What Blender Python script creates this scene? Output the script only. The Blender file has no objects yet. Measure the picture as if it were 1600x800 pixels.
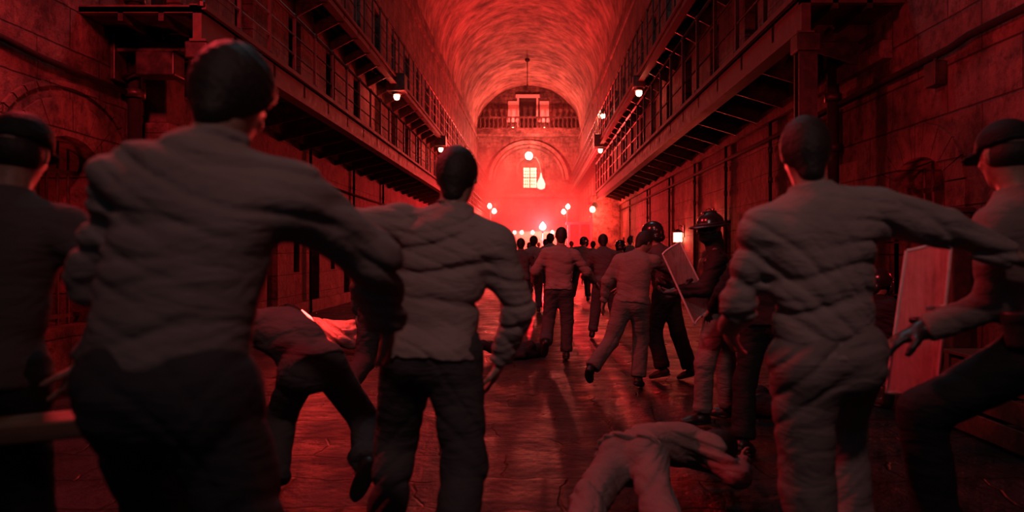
import bpy, bmesh, math, random
import numpy as np
from mathutils import Vector, Matrix

random.seed(7)
scene = bpy.context.scene
COL = scene.collection
PI = math.pi

# ------------------------------------------------------------------ camera, world, lights, exposure
EYE, FPX, VPX, VPY = 1.40, 1200.0, 836.0, 393.0
cam_data = bpy.data.cameras.new('camera')
cam = bpy.data.objects.new('camera', cam_data)
COL.objects.link(cam)
cam.location = (0, 0, EYE)
cam.rotation_euler = (PI / 2, 0, 0)
cam_data.sensor_width = 36.0
cam_data.lens = 36.0 * FPX / 1600.0
cam_data.shift_x = (800 - VPX) / 1600.0
cam_data.shift_y = (VPY - 400) / 1600.0
cam_data.clip_end = 200
cam_data.dof.use_dof = True
cam_data.dof.focus_distance = 11.0
cam_data.dof.aperture_fstop = 1.7
scene.camera = cam

world = bpy.data.worlds.new('world')
scene.world = world
world.use_nodes = True
world.node_tree.nodes['Background'].inputs[0].default_value = (0.010, 0.030, 0.040, 1)
world.node_tree.nodes['Background'].inputs[1].default_value = 1.2

scene.view_settings.view_transform = 'Standard'
scene.view_settings.look = 'None'
scene.view_settings.gamma = 1
scene.view_settings.exposure = 0
scene.view_settings.use_curve_mapping = False
try:
    scene.cycles.use_denoising = True
    scene.cycles.max_bounces = 5
    scene.cycles.diffuse_bounces = 3
    scene.cycles.glossy_bounces = 2
    scene.cycles.volume_bounces = 0
    scene.cycles.transparent_max_bounces = 12
    scene.cycles.sample_clamp_indirect = 4
    scene.cycles.caustics_reflective = False
    scene.cycles.caustics_refractive = False
    scene.cycles.volume_step_rate = 4.0
    scene.cycles.volume_max_steps = 96
except Exception:
    pass


def lamp(name, kind, loc, energy, color, size=0.1, target=None, spot=None, blend=0.5):
    d = bpy.data.lights.new(name, kind)
    d.energy = energy
    d.color = color
    if kind == 'AREA':
        d.size = size
    else:
        d.shadow_soft_size = size
    if kind == 'SPOT':
        d.spot_size = math.radians(spot)
        d.spot_blend = blend
    o = bpy.data.objects.new(name, d)
    COL.objects.link(o)
    o.location = loc
    if target is not None:
        v = Vector(target) - Vector(loc)
        o.rotation_euler = v.to_track_quat('-Z', 'Y').to_euler()
    return o


RED = (1.0, 0.025, 0.032)
WARM = (1.0, 0.055, 0.045)
# unseen lamps added as fill for backs, runners, side walls and shields
lamp('back_fill', 'SPOT', (0.3, -2.2, 6.4), 360, (1.0, 0.50, 0.46), 0.25, (0.1, 3.2, 2.45), 48, 1.0)  # unseen fill on the foreground backs, no lamp modelled here
lamp('red_runner_fill', 'SPOT', (0.2, 2.0, 7.5), 1000, (1.0, 0.11, 0.12), 0.25, (0.6, 11.3, 0.9), 32, 1.0)  # added red fill for the backs of the mid-hall runners
lamp('red_wall_fill_left', 'POINT', (-3.4, 5.6, 5.2), 800, (1.0, 0.045, 0.06), 0.25)  # unseen red source for the near left wall, no flare modelled
lamp('red_wall_fill_right', 'SPOT', (2.7, 4.4, 2.8), 150, (1.0, 0.045, 0.06), 0.25, (4.0, 8.6, 2.5), 100, 0.9)  # unseen red source aimed along the near right wall, no flare modelled
lamp('tilted_shield_fill', 'SPOT', (-0.7, 3.9, 4.4), 330, (1.0, 0.035, 0.045), 0.12, (1.25, 6.1, 1.3), 15, 0.7)  # spot added only to brighten the tilted shield
lamp('cool_fill', 'POINT', (-0.6, 13.0, 14.0), 420, (0.45, 0.85, 1.0), 1.5)  # added teal fill to lift the walls, the vault has no opening
lamp('shield_fill', 'SPOT', (2.95, 5.1, 1.9), 170, (1.0, 0.042, 0.052), 0.12, (1.78, 3.35, 0.95), 42, 0.6)  # spot added behind the tall shield to shine through it
# the burning flare in the crowd, far hall lamps and an added vault fill
FLARE = (0.46, 46.0, 2.86)
lamp('flare_light', 'POINT', (FLARE[0], FLARE[1] - 0.25, FLARE[2] + 0.1), 11000, (1.0, 0.016, 0.024), 0.18)
lamp('arch_light', 'POINT', (-0.55, 65.6, 10.0), 5200, (1.0, 0.115, 0.085), 0.2)
lamp('vault_fill', 'POINT', (-0.6, 52.0, 8.5), 1100, (1.0, 0.10, 0.07), 0.5)  # added fill for the vault, no fixture at this spot
lamp('string_light_glow', 'POINT', (0.5, 61.4, 2.5), 900, (1.0, 0.20, 0.11), 0.3)
lamp('hall_light_left', 'POINT', (-3.1, 54.4, 4.5), 800, WARM, 0.2)
lamp('hall_light_right', 'POINT', (2.1, 54.4, 4.5), 800, WARM, 0.2)

# ------------------------------------------------------------------ tagging
def thing(name, label, cat, loc=(0, 0, 0), rotz=0.0, group=None):
    o = bpy.data.objects.new(name, None)
    COL.objects.link(o)
    o.location = loc
    o.rotation_euler = (0, 0, rotz)
    o.empty_display_size = 0.1
    return tag(o, label, cat, group)


def tag(o, label, cat, group=None, kind=None):
    o['label'] = label
    o['category'] = cat
    if group:
        o['group'] = group
    if kind:
        o['kind'] = kind
    return o


def dup(root, loc=None, rotz=None, label=None):
    r = root.copy()
    COL.objects.link(r)
    if loc is not None:
        r.location = loc
    if rotz is not None:
        r.rotation_euler = (0, 0, rotz)
    if label:
        r['label'] = label
    for ch in list(root.children):
        c = ch.copy()
        COL.objects.link(c)
        c.parent = r
        for g in list(ch.children):
            e = g.copy()
            COL.objects.link(e)
            e.parent = c
    return r


# ------------------------------------------------------------------ mesh collector
class MB:
    def __init__(self):
        self.v, self.f = [], []

    def add(self, vs, fs):
        n = len(self.v)
        self.v += [tuple(v) for v in vs]
        self.f += [tuple(i + n for i in f) for f in fs]

    def box(self, x0, x1, y0, y1, z0, z1, bev=0.0):
        if bev > 0:
            bm = bmesh.new()
            bmesh.ops.create_cube(bm, size=1)
            for v in bm.verts:
                v.co = Vector((x0 + (v.co.x + .5) * (x1 - x0), y0 + (v.co.y + .5) * (y1 - y0), z0 + (v.co.z + .5) * (z1 - z0)))
            bmesh.ops.bevel(bm, geom=list(bm.edges), offset=bev, segments=2, affect='EDGES', profile=0.5)
            bm.verts.index_update()
            self.add([v.co for v in bm.verts], [[v.index for v in f.verts] for f in bm.faces])
            bm.free()
            return self
        vs = [(x, y, z) for x in (x0, x1) for y in (y0, y1) for z in (z0, z1)]
        self.add(vs, [(0, 1, 3, 2), (4, 6, 7, 5), (0, 4, 5, 1), (2, 3, 7, 6), (0, 2, 6, 4), (1, 5, 7, 3)])
        return self

    def tube(self, pts, r, n=8, caps=True):
        pts = [Vector(p) for p in pts]
        rs = r if isinstance(r, (list, tuple)) else [r] * len(pts)
        vs, fs = [], []
        prev = None
        for i, p in enumerate(pts):
            a = pts[max(0, i - 1)]
            b = pts[min(len(pts) - 1, i + 1)]
            t = (b - a).normalized() if (b - a).length > 1e-9 else Vector((0, 0, 1))
            if prev is None:
                u = t.orthogonal().normalized()
            else:
                u = (prev - t * prev.dot(t))
                u = u.normalized() if u.length > 1e-6 else t.orthogonal().normalized()
            prev = u
            w = t.cross(u)
            for k in range(n):
                a2 = 2 * PI * k / n
                vs.append(p + (u * math.cos(a2) + w * math.sin(a2)) * rs[i])
        m = len(pts)
        for i in range(m - 1):
            for k in range(n):
                fs.append((i * n + k, i * n + (k + 1) % n, (i + 1) * n + (k + 1) % n, (i + 1) * n + k))
        if caps:
            fs.append(tuple(range(n - 1, -1, -1)))
            fs.append(tuple((m - 1) * n + k for k in range(n)))
        self.add(vs, fs)
        return self

    def lathe(self, prof, c=(0, 0, 0), n=16):
        vs, fs = [], []
        for (r, z) in prof:
            for k in range(n):
                a = 2 * PI * k / n
                vs.append((c[0] + r * math.cos(a), c[1] + r * math.sin(a), c[2] + z))
        m = len(prof)
        for i in range(m - 1):
            for k in range(n):
                fs.append((i * n + k, i * n + (k + 1) % n, (i + 1) * n + (k + 1) % n, (i + 1) * n + k))
        fs.append(tuple(range(n - 1, -1, -1)))
        fs.append(tuple((m - 1) * n + k for k in range(n)))
        self.add(vs, fs)
        return self

    def mesh(self, name):
        me = bpy.data.meshes.new(name)
        me.from_pydata(self.v, [], self.f)
        me.update()
        return me

    def build(self, name, m, parent=None, smooth=False, loc=None):
        me = self.mesh(name)
        if m:
            me.materials.append(m)
        if smooth:
            me.polygons.foreach_set('use_smooth', [True] * len(me.polygons))
        o = bpy.data.objects.new(name, me)
        COL.objects.link(o)
        if loc:
            o.location = loc
        if parent:
            o.parent = parent
        return o


def struct(name, mb, m, smooth=False):
    o = mb.build(name, m, None, smooth)
    o['kind'] = 'structure'
    return o


def share(src, name, parent, loc, rot=None):
    o = bpy.data.objects.new(name, src.data)
    COL.objects.link(o)
    o.parent = parent
    o.location = loc
    if rot:
        o.rotation_euler = rot
    return o


# ------------------------------------------------------------------ materials
class NT:
    def __init__(self, name):
        self.m = bpy.data.materials.new(name)
        self.m.use_nodes = True
        self.t = self.m.node_tree
        self.t.nodes.clear()
        self.out = self.n('ShaderNodeOutputMaterial')

    def n(self, typ, **kw):
        nd = self.t.nodes.new(typ)
        for k, v in kw.items():
            setattr(nd, k, v)
        return nd

    def put(self, sock, v):
        if hasattr(v, 'links'):
            self.t.links.new(v, sock)
        elif isinstance(v, (tuple, list)) and len(v) == 3 and sock.type == 'RGBA':
            sock.default_value = (*v, 1)
        else:
            sock.default_value = v

    def math(self, op, a, b=0.0, c=None):
        nd = self.n('ShaderNodeMath', operation=op)
        self.put(nd.inputs[0], a)
        self.put(nd.inputs[1], b)
        if c is not None:
            self.put(nd.inputs[2], c)
        return nd.outputs[0]

    def pos(self):
        return self.n('ShaderNodeTexCoord').outputs['Object']

    def sep(self, v):
        s = self.n('ShaderNodeSeparateXYZ')
        self.put(s.inputs[0], v)
        return s.outputs

    def comb(self, x, y, z=0.0):
        c = self.n('ShaderNodeCombineXYZ')
        for i, a in enumerate((x, y, z)):
            self.put(c.inputs[i], a)
        return c.outputs[0]

    def noise(self, v, scale, detail=4, rough=0.55, dist=0.0):
        nd = self.n('ShaderNodeTexNoise')
        self.put(nd.inputs['Vector'], v)
        nd.inputs['Scale'].default_value = scale
        nd.inputs['Detail'].default_value = detail
        nd.inputs['Roughness'].default_value = rough
        nd.inputs['Distortion'].default_value = dist
        return nd.outputs[0]

    def ramp(self, f, stops):
        r = self.n('ShaderNodeValToRGB')
        self.put(r.inputs[0], f)
        e = r.color_ramp.elements
        while len(e) < len(stops):
            e.new(0.5)
        for i, (p, c) in enumerate(stops):
            e[i].position = p
            e[i].color = (*c, 1) if isinstance(c, (tuple, list)) else (c, c, c, 1)
        return r.outputs[0]

    def mix(self, f, a, b, mode='MIX'):
        nd = self.n('ShaderNodeMix', data_type='RGBA', blend_type=mode)
        self.put(nd.inputs['Factor'], f)
        self.put(nd.inputs[6], a)
        self.put(nd.inputs[7], b)
        return nd.outputs[2]

    def bump(self, h, strength=0.5, dist=0.02, normal=None):
        b = self.n('ShaderNodeBump')
        b.inputs['Strength'].default_value = strength
        b.inputs['Distance'].default_value = dist
        self.put(b.inputs['Height'], h)
        if normal is not None:
            self.put(b.inputs['Normal'], normal)
        return b.outputs[0]

    def bsdf(self, color, rough=0.7, metal=0.0, normal=None, spec=0.4, **kw):
        b = self.n('ShaderNodeBsdfPrincipled')
        self.put(b.inputs['Base Color'], color)
        self.put(b.inputs['Roughness'], rough)
        self.put(b.inputs['Metallic'], metal)
        b.inputs['Specular IOR Level'].default_value = spec
        if normal is not None:
            self.put(b.inputs['Normal'], normal)
        for k, v in kw.items():
            self.put(b.inputs[k], v)
        return b.outputs[0]

    def done(self, sh):
        self.t.links.new(sh, self.out.inputs[0])
        return self.m


def m_stone(name, axes, c1, c2, mortar, bw=1.15, bh=0.46, bump=0.7, msize=0.012):
    t = NT(name)
    p = t.pos()
    s = t.sep(p)
    warp = t.noise(p, 1.3, 3)
    u = t.math('ADD', s[axes[0]], t.math('MULTIPLY', warp, 0.06))
    v = t.math('ADD', s[axes[1]], t.math('MULTIPLY', warp, 0.04))
    uv = t.comb(u, v)
    br = t.n('ShaderNodeTexBrick')
    t.put(br.inputs['Vector'], uv)
    t.put(br.inputs['Color1'], c1)
    t.put(br.inputs['Color2'], c2)
    t.put(br.inputs['Mortar'], mortar)
    br.inputs['Scale'].default_value = 1.0
    br.inputs['Mortar Size'].default_value = msize
    br.inputs['Mortar Smooth'].default_value = 0.6
    br.inputs['Brick Width'].default_value = bw
    br.inputs['Row Height'].default_value = bh
    big = t.ramp(t.noise(p, 0.8, 7, 0.68), [(0.36, 0.22), (0.62, 1.1)])
    pit = t.ramp(t.noise(p, 4.5, 8, 0.75), [(0.38, 0.18), (0.53, 1.0)])
    drip = t.ramp(t.noise(t.comb(t.math('MULTIPLY', s[axes[0]], 4.0), t.math('MULTIPLY', s[axes[1]], 0.35)), 1.0, 4, 0.6), [(0.35, 0.55), (0.65, 1.0)])
    c = t.mix(1.0, br.outputs[0], big, 'MULTIPLY')
    c = t.mix(0.8, c, pit, 'MULTIPLY')
    c = t.mix(0.8, c, drip, 'MULTIPLY')
    h = t.math('SUBTRACT', t.math('MULTIPLY', t.noise(p, 5.5, 8, 0.68), 1.0), t.math('MULTIPLY', br.outputs[1], 0.55))
    nrm = t.bump(h, bump, 0.07)
    return t.done(t.bsdf(c, 0.75, 0, nrm, 0.3))


def m_vault():
    t = NT('vault_plaster')
    p = t.pos()
    s = t.sep(p)
    ang = t.math('ARCTAN2', t.math('SUBTRACT', s[2], 12.0), t.math('ADD', s[0], 0.6))
    uv = t.comb(t.math('MULTIPLY', ang, 2.6), t.math('MULTIPLY', s[1], 1.1))
    n1 = t.noise(uv, 1.3, 9, 0.72, 0.5)
    n2 = t.noise(p, 0.65, 8, 0.7)
    rib = t.ramp(t.math('PINGPONG', s[1], 1.15), [(0.0, 0.55), (0.05, 1.0)])
    c = t.ramp(n1, [(0.30, (0.07, 0.042, 0.036)), (0.50, (0.25, 0.18, 0.145)), (0.70, (0.44, 0.35, 0.29))])
    c = t.mix(0.9, c, t.ramp(n2, [(0.36, 0.3), (0.60, 1.1)]), 'MULTIPLY')
    c = t.mix(0.6, c, rib, 'MULTIPLY')
    nrm = t.bump(n1, 0.6, 0.08)
    return t.done(t.bsdf(c, 0.8, 0, nrm, 0.2))


def m_floor():
    t = NT('wet_flagstones')
    p = t.pos()
    s = t.sep(p)
    w = t.noise(p, 1.1, 3)
    uv = t.comb(t.math('ADD', s[0], t.math('MULTIPLY', w, 0.5)), t.math('ADD', s[1], t.math('MULTIPLY', w, 0.5)))
    br = t.n('ShaderNodeTexBrick')
    t.put(br.inputs['Vector'], uv)
    t.put(br.inputs['Color1'], (0.034, 0.028, 0.028))
    t.put(br.inputs['Color2'], (0.024, 0.020, 0.020))
    t.put(br.inputs['Mortar'], (0.014, 0.012, 0.012))
    br.inputs['Scale'].default_value = 1.0
    br.inputs['Mortar Size'].default_value = 0.012
    br.inputs['Mortar Smooth'].default_value = 0.8
    br.inputs['Brick Width'].default_value = 0.85
    br.inputs['Row Height'].default_value = 0.55
    n1 = t.noise(p, 2.2, 8, 0.66)
    n2 = t.noise(p, 9.0, 6, 0.6)
    c = t.mix(0.85, br.outputs[0], t.ramp(n1, [(0.32, 0.35), (0.68, 1.1)]), 'MULTIPLY')
    rough = t.ramp(n1, [(0.34, 0.24), (0.66, 0.62)])
    h = t.math('ADD', t.math('MULTIPLY', n1, 0.9), t.math('MULTIPLY', n2, 0.28))
    h = t.math('SUBTRACT', h, t.math('MULTIPLY', br.outputs[1], 0.22))
    nrm = t.bump(h, 1.0, 0.12)
    return t.done(t.bsdf(c, rough, 0, nrm, 0.12))


def m_metal(name, c, rough=0.45, metal=0.7):
    t = NT(name)
    p = t.pos()
    n = t.noise(p, 6.0, 5, 0.65)
    col = t.mix(t.ramp(n, [(0.45, 0.0), (0.68, 1.0)]), c, tuple(min(1, x * 1.5 + a) for x, a in zip(c, (0.03, 0.008, 0.0))))
    return t.done(t.bsdf(col, t.ramp(n, [(0.3, rough - 0.12), (0.7, rough + 0.2)]), metal, t.bump(n, 0.25, 0.01), 0.5))


def m_cloth(name, c, var=0.75, rough=0.9, fold=0.35):
    t = NT(name)
    p = t.pos()
    n = t.noise(p, 3.2, 5, 0.6)
    f = t.noise(p, 85.0, 2, 0.5)
    fo = t.noise(t.n('ShaderNodeMapping').outputs[0], 1)
    mp = [x for x in t.t.nodes if x.bl_idname == 'ShaderNodeMapping'][0]
    t.put(mp.inputs[0], p)
    mp.inputs['Scale'].default_value = (3.0, 3.0, 9.0)
    fo = t.noise(mp.outputs[0], 1.7, 4, 0.55, 0.8)
    col = t.mix(1.0, c, t.ramp(n, [(0.3, var), (0.7, 1.05)]), 'MULTIPLY')
    nr = t.bump(fo, fold, 0.06)
    nr = t.bump(f, 0.25, 0.004, nr)
    return t.done(t.bsdf(col, rough, 0, nr, 0.15))


def m_plain(name, c, rough=0.6, metal=0.0, scale=14.0, bump=0.2, spec=0.4):
    t = NT(name)
    p = t.pos()
    n = t.noise(p, scale, 5, 0.6)
    col = t.mix(1.0, c, t.ramp(n, [(0.3, 0.7), (0.7, 1.1)]), 'MULTIPLY')
    return t.done(t.bsdf(col, rough, metal, t.bump(n, bump, 0.01), spec))


def m_glow(name, c, strength):
    t = NT(name)
    e = t.n('ShaderNodeEmission')
    t.put(e.inputs[0], c)
    e.inputs[1].default_value = strength
    return t.done(e.outputs[0])


def m_wood(name, c):
    t = NT(name)
    p = t.pos()
    mp = t.n('ShaderNodeMapping')
    t.put(mp.inputs[0], p)
    mp.inputs['Scale'].default_value = (1.2, 14.0, 14.0)
    n = t.noise(mp.outputs[0], 1.5, 6, 0.6, 0.5)
    col = t.mix(1.0, c, t.ramp(n, [(0.3, 0.45), (0.7, 1.15)]), 'MULTIPLY')
    return t.done(t.bsdf(col, 0.55, 0, t.bump(n, 0.4, 0.01), 0.4))


def m_shield():
    t = NT('scratched_polycarbonate')
    p = t.pos()
    n = t.noise(p, 9.0, 6, 0.7, 0.5)
    mp = t.n('ShaderNodeMapping')
    t.put(mp.inputs[0], p)
    mp.inputs['Scale'].default_value = (30, 30, 2.0)
    sc = t.noise(mp.outputs[0], 2.0, 4, 0.6)
    haze = t.ramp(t.math('MULTIPLY', t.math('ADD', n, sc), 0.5), [(0.36, 0.30), (0.62, 0.85)])
    tr = t.n('ShaderNodeBsdfTransparent')
    t.put(tr.inputs[0], (0.62, 0.52, 0.52))
    di = t.bsdf((0.50, 0.42, 0.42), 0.28, 0, t.bump(sc, 0.15, 0.004), 0.6)
    tl = t.n('ShaderNodeBsdfTranslucent')
    t.put(tl.inputs[0], (0.75, 0.62, 0.62))
    ad = t.n('ShaderNodeMixShader')
    ad.inputs[0].default_value = 0.5
    t.t.links.new(di, ad.inputs[1])
    t.t.links.new(tl.outputs[0], ad.inputs[2])
    mx = t.n('ShaderNodeMixShader')
    t.put(mx.inputs[0], haze)
    t.t.links.new(tr.outputs[0], mx.inputs[1])
    t.t.links.new(ad.outputs[0], mx.inputs[2])
    return t.done(mx.outputs[0])


M = dict(
    wall=m_stone('sandstone_blocks', (1, 2), (0.235, 0.14, 0.115), (0.16, 0.092, 0.076), (0.055, 0.033, 0.03)),
    wallback=m_stone('pale_sandstone', (0, 2), (0.27, 0.19, 0.16), (0.20, 0.14, 0.115), (0.08, 0.05, 0.045), 0.9, 0.42),
    lunette=m_stone('dark_brick', (0, 2), (0.22, 0.13, 0.11), (0.15, 0.09, 0.08), (0.05, 0.035, 0.03), 0.8, 0.36),
    trim=m_stone('dressed_stone', (1, 2), (0.30, 0.19, 0.16), (0.25, 0.155, 0.13), (0.14, 0.085, 0.07), 3.0, 3.0, 0.5),
    vault=m_vault(), floor=m_floor(),
    iron=m_metal('painted_iron', (0.045, 0.036, 0.034)),
    fascia=m_metal('rusted_beam', (0.062, 0.038, 0.031), 0.6, 0.25),
    rail=m_metal('worn_steel_rail', (0.12, 0.09, 0.08), 0.38, 0.85),
    deck=m_metal('dark_plate', (0.03, 0.024, 0.023), 0.6, 0.3),
    door=m_metal('dark_door_steel', (0.022, 0.018, 0.018), 0.6, 0.3),
    pale=m_plain('pale_paint', (0.52, 0.44, 0.40), 0.7),
    shirt=m_cloth('grey_cotton', (0.30, 0.255, 0.24)),
    shirt2=m_cloth('brown_grey_cotton', (0.235, 0.19, 0.175)),
    shirt3=m_cloth('dark_cotton', (0.105, 0.09, 0.09)),
    pants=m_cloth('slate_trousers', (0.066, 0.066, 0.072)),
    pants2=m_cloth('grey_trousers', (0.21, 0.18, 0.17)),
    black=m_cloth('black_fabric', (0.020, 0.021, 0.024), 0.7, 0.7),
    skin=m_plain('skin', (0.33, 0.20, 0.155), 0.5, 0, 30, 0.1),
    hair=m_plain('dark_hair', (0.017, 0.014, 0.013), 0.6, 0, 60, 0.6),
    leather=m_plain('black_leather', (0.022, 0.02, 0.02), 0.42, 0, 30, 0.2, 0.5),
    helmet=m_plain('black_helmet_shell', (0.018, 0.018, 0.02), 0.22, 0, 8, 0.04, 0.6),
    visor=m_plain('smoked_visor', (0.05, 0.04, 0.045), 0.12, 0, 8, 0.02, 0.8),
    wood=m_wood('worn_wood', (0.30, 0.17, 0.11)),
    blanket=m_cloth('crumpled_blanket', (0.42, 0.33, 0.30)),
    shield=m_shield(),
    shieldrim=m_plain('shield_rim', (0.80, 0.70, 0.70), 0.3),
    conduit=m_plain('dull_conduit', (0.022, 0.017, 0.016), 0.9, 0, 14, 0.1, 0.1),
    darkwood=m_wood('dark_wood', (0.085, 0.05, 0.035)),
    white_glow=m_glow('white_hot_glow', (1.0, 0.62, 0.42), 40),
    bulb=m_glow('lamp_glow', (1.0, 0.36, 0.20), 26),
    bulb_small=m_glow('small_lamp_glow', (1.0, 0.30, 0.17), 14),
    winglow=m_glow('lit_window_glass', (1.0, 0.42, 0.24), 5.5),
    redglow=m_glow('red_flare_glow', (1.0, 0.05, 0.04), 14),
)

# ------------------------------------------------------------------ the setting
XL, XR, YB = -5.2, 4.0, 70.0
SPRING, XC, HALF, RISE = 12.37, -0.6, 4.6, 4.08


def rect(a0, a1, b0, b1):
    return [(a0, b0), (a1, b0), (a1, b1), (a0, b1)]


def arch(a0, a1, b0, btop, n=10, flat=None):
    """opening with a curved head; flat = rise of the head above the springing"""
    c, r = (a0 + a1) / 2, (a1 - a0) / 2
    rise = flat if flat is not None else r
    pts = [(a0, b0), (a1, b0)]
    for i in range(n + 1):
        t = PI * i / n
        pts.append((c + r * math.cos(t), btop - rise + rise * math.sin(t)))
    return pts


def panel_with_holes(outline, holes, to3, depth_vec, back=True):
    """front face with openings, their reveals and a closed back sheet"""
    mb = MB()
    bm = bmesh.new()
    edges = []
    for poly in [outline] + holes:
        vs = [bm.verts.new((a, b, 0)) for a, b in poly]
        for i in range(len(vs)):
            edges.append(bm.edges.new((vs[i], vs[(i + 1) % len(vs)])))
    bmesh.ops.triangle_fill(bm, use_beauty=True, use_dissolve=False, edges=edges)
    bm.verts.index_update()
    mb.add([to3(v.co.x, v.co.y) for v in bm.verts], [[v.index for v in f.verts] for f in bm.faces])
    bm.free()
    d = Vector(depth_vec)
    for poly in holes:
        n = len(poly)
        f = [Vector(to3(a, b)) for a, b in poly]
        mb.add(f + [p + d for p in f], [(i, (i + 1) % n, n + (i + 1) % n, n + i) for i in range(n)])
    if back:
        f = [Vector(to3(a, b)) + d for a, b in outline]
        n = len(f)
        mb.add(f, [tuple(range(n))])
        g = [Vector(to3(a, b)) for a, b in outline]
        mb.add(f + g, [(i, (i + 1) % n, n + (i + 1) % n, n + i) for i in range(n)])
    return mb


Y0 = -9.0
# floor
fl = MB().box(XL - 0.6, XR + 0.6, Y0, YB + 1.0, -0.3, 0.0)
struct('floor', fl, M['floor'])

G1, G2 = 4.19, 7.05            # floors of the two tiers
left_doors, right_doors = [], []
LW = (7.95, 9.15)              # the big barred opening in each side wall
RW = (7.45, 8.55)
lh = [arch(LW[0], LW[1], 0.56, 2.68, 10, 0.34)]
rh = [arch(RW[0], RW[1], 0.30, 2.38, 10, 0.30)]
for i in range(19):
    y = 11.9 + 3.0 * i
    if y > 67:
        break
    lh.append(rect(y, y + 0.62, 0.02, 2.05)); left_doors.append((y, 0.62, 0.02, 2.05, 'ground'))
    if i > 0:
        pass
    lh.append(rect(y - 1.35, y - 0.95, 0.95, 2.0)) if i > 0 else None
for i in range(20):
    y = 10.4 + 2.9 * i
    for g, e in ((G1, 'lower'), (G2, 'upper')):
        lh.append(rect(y, y + 0.85, g + 0.04, g + 2.25)); left_doors.append((y, 0.85, g + 0.04, g + 2.25, e))
for i in range(19):
    y = 12.6 + 3.1 * i
    if y > 67:
        break
    rh.append(rect(y, y + 0.62, 0.02, 2.05)); right_doors.append((y, 0.62, 0.02, 2.05, 'ground'))
for i in range(20):
    y = 10.9 + 2.9 * i
    for g, e in ((G1, 'lower'), (G2, 'upper')):
        if g == G1 and y > 66:
            continue
        rh.append(rect(y, y + 0.85, g + 0.04, g + 2.25)); right_doors.append((y, 0.85, g + 0.04, g + 2.25, e))
WO = [(Y0, -0.1), (YB + 0.5, -0.1), (YB + 0.5, SPRING + 0.25), (Y0, SPRING + 0.25)]
struct('wall_left', panel_with_holes(WO, lh, lambda a, b: (XL, a, b), (-0.7, 0, 0)), M['wall'])
struct('wall_right', panel_with_holes(WO, rh, lambda a, b: (XR, a, b), (0.7, 0, 0)), M['wall'])

# vault: a half-elliptical barrel with its own thickness
vb = MB()
nseg = 40
ring_i, ring_o = [], []
for i in range(nseg + 1):
    t = PI * i / nseg
    ring_i.append((XC + HALF * math.cos(t), SPRING + RISE * math.sin(t)))
    ring_o.append((XC + (HALF + 0.4) * math.cos(t), SPRING + (RISE + 0.4) * math.sin(t)))
ys = [Y0 + (YB + 0.5 - Y0) * j / 30 for j in range(31)]
vs = [(x, y, z) for y in ys for (x, z) in ring_i]
n = nseg + 1
vb.add(vs, [(j * n + i, j * n + i + 1, (j + 1) * n + i + 1, (j + 1) * n + i) for j in range(30) for i in range(nseg)])
vs = [(x, y, z) for y in (ys[0], ys[-1]) for (x, z) in ring_o]
vb.add(vs, [(i, n + i, n + i + 1, i + 1) for i in range(nseg)])
for y in (ys[0], ys[-1]):
    vs = [(x, y, z) for (x, z) in ring_i] + [(x, y, z) for (x, z) in ring_o]
    vb.add(vs, [(i, i + 1, n + i + 1, n + i) for i in range(nseg)])
struct('ceiling', vb, M['vault'], True)

# back wall with the great arch and its niche
AC, AR = -0.58, 3.05
ah = [arch(AC - AR, AC + AR, 6.75, 7.85 + AR, 24)]
bo = [(XL - 0.3, -0.1), (XR + 0.3, -0.1), (XR + 0.3, 17.2), (XL - 0.3, 17.2)]
struct('wall_back', panel_with_holes(bo, ah, lambda a, b: (a, YB, b), (0, 0.9, 0)), M['wallback'])
for k, (r0, r1, pr) in enumerate(((3.06, 3.24, 0.22), (3.34, 3.62, 0.50))):
    mb = MB()
    m2 = 32
    vs = []
    for i in range(m2 + 1):
        t = PI * i / m2
        for r in (r0, r1):
            for yy in (YB - pr, YB + 0.02):
                vs.append((AC + r * math.cos(t), yy, 7.85 + r * math.sin(t)))
    fs = []
    for i in range(m2):
        a = 4 * i
        fs += [(a, a + 4, a + 6, a + 2), (a, a + 1, a + 5, a + 4), (a + 2, a + 6, a + 7, a + 3)]
    fs += [(0, 2, 3, 1), (4 * m2, 4 * m2 + 1, 4 * m2 + 3, 4 * m2 + 2)]
    mb.add(vs, fs)
    struct('trim_%d' % (1 + k), mb, M['trim'])
# cornice under the niche, string course below it, cornice under the lunette
struct('trim_3', MB().box(XL, XR, YB - 0.28, YB, 6.42, 6.60).box(XL, XR, YB - 0.18, YB, 6.30, 6.42), M['trim'])
struct('trim_4', MB().box(XL, XR, YB - 0.12, YB, 4.28, 4.42), M['trim'])
# balcony slab with its moulding
bal = MB().box(XL, XR, YB - 1.5, YB, 12.12, 12.34).box(XL, XR, YB - 1.35, YB, 11.95, 12.12).box(XL, XR, YB - 0.9, YB, 11.78, 11.95)
struct('trim_5', bal, M['trim'])
# dark brick lunette above the balcony and the doorway in it
lun = [(XC + (HALF - 0.02) * math.cos(PI * i / 32), 12.34 + (RISE - 0.02) * math.sin(PI * i / 32)) for i in range(33)]
lp = panel_with_holes(lun, [rect(-1.46, 0.12, 12.36, 15.35)], lambda a, b: (a, YB - 0.28, b), (0, 0.26, 0), False)
struct('wall_lunette', lp, M['lunette'])
d = MB().box(-1.46, 0.12, YB - 0.10, YB - 0.04, 12.36, 15.35)
for k in range(2):
    for j in range(3):
        x = -1.38 + 0.76 * k
        d.box(x, x + 0.66, YB - 0.13, YB - 0.10, 12.5 + 0.95 * j, 13.3 + 0.95 * j)
struct('door_1', d, M['door'])
struct('trim_6', MB().box(-1.75, 0.42, YB - 0.48, YB - 0.25, 15.35, 15.62).box(-1.62, -1.46, YB - 0.42, YB - 0.25, 12.36, 15.35).box(0.12, 0.28, YB - 0.42, YB - 0.25, 12.36, 15.35), M['pale'])
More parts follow.
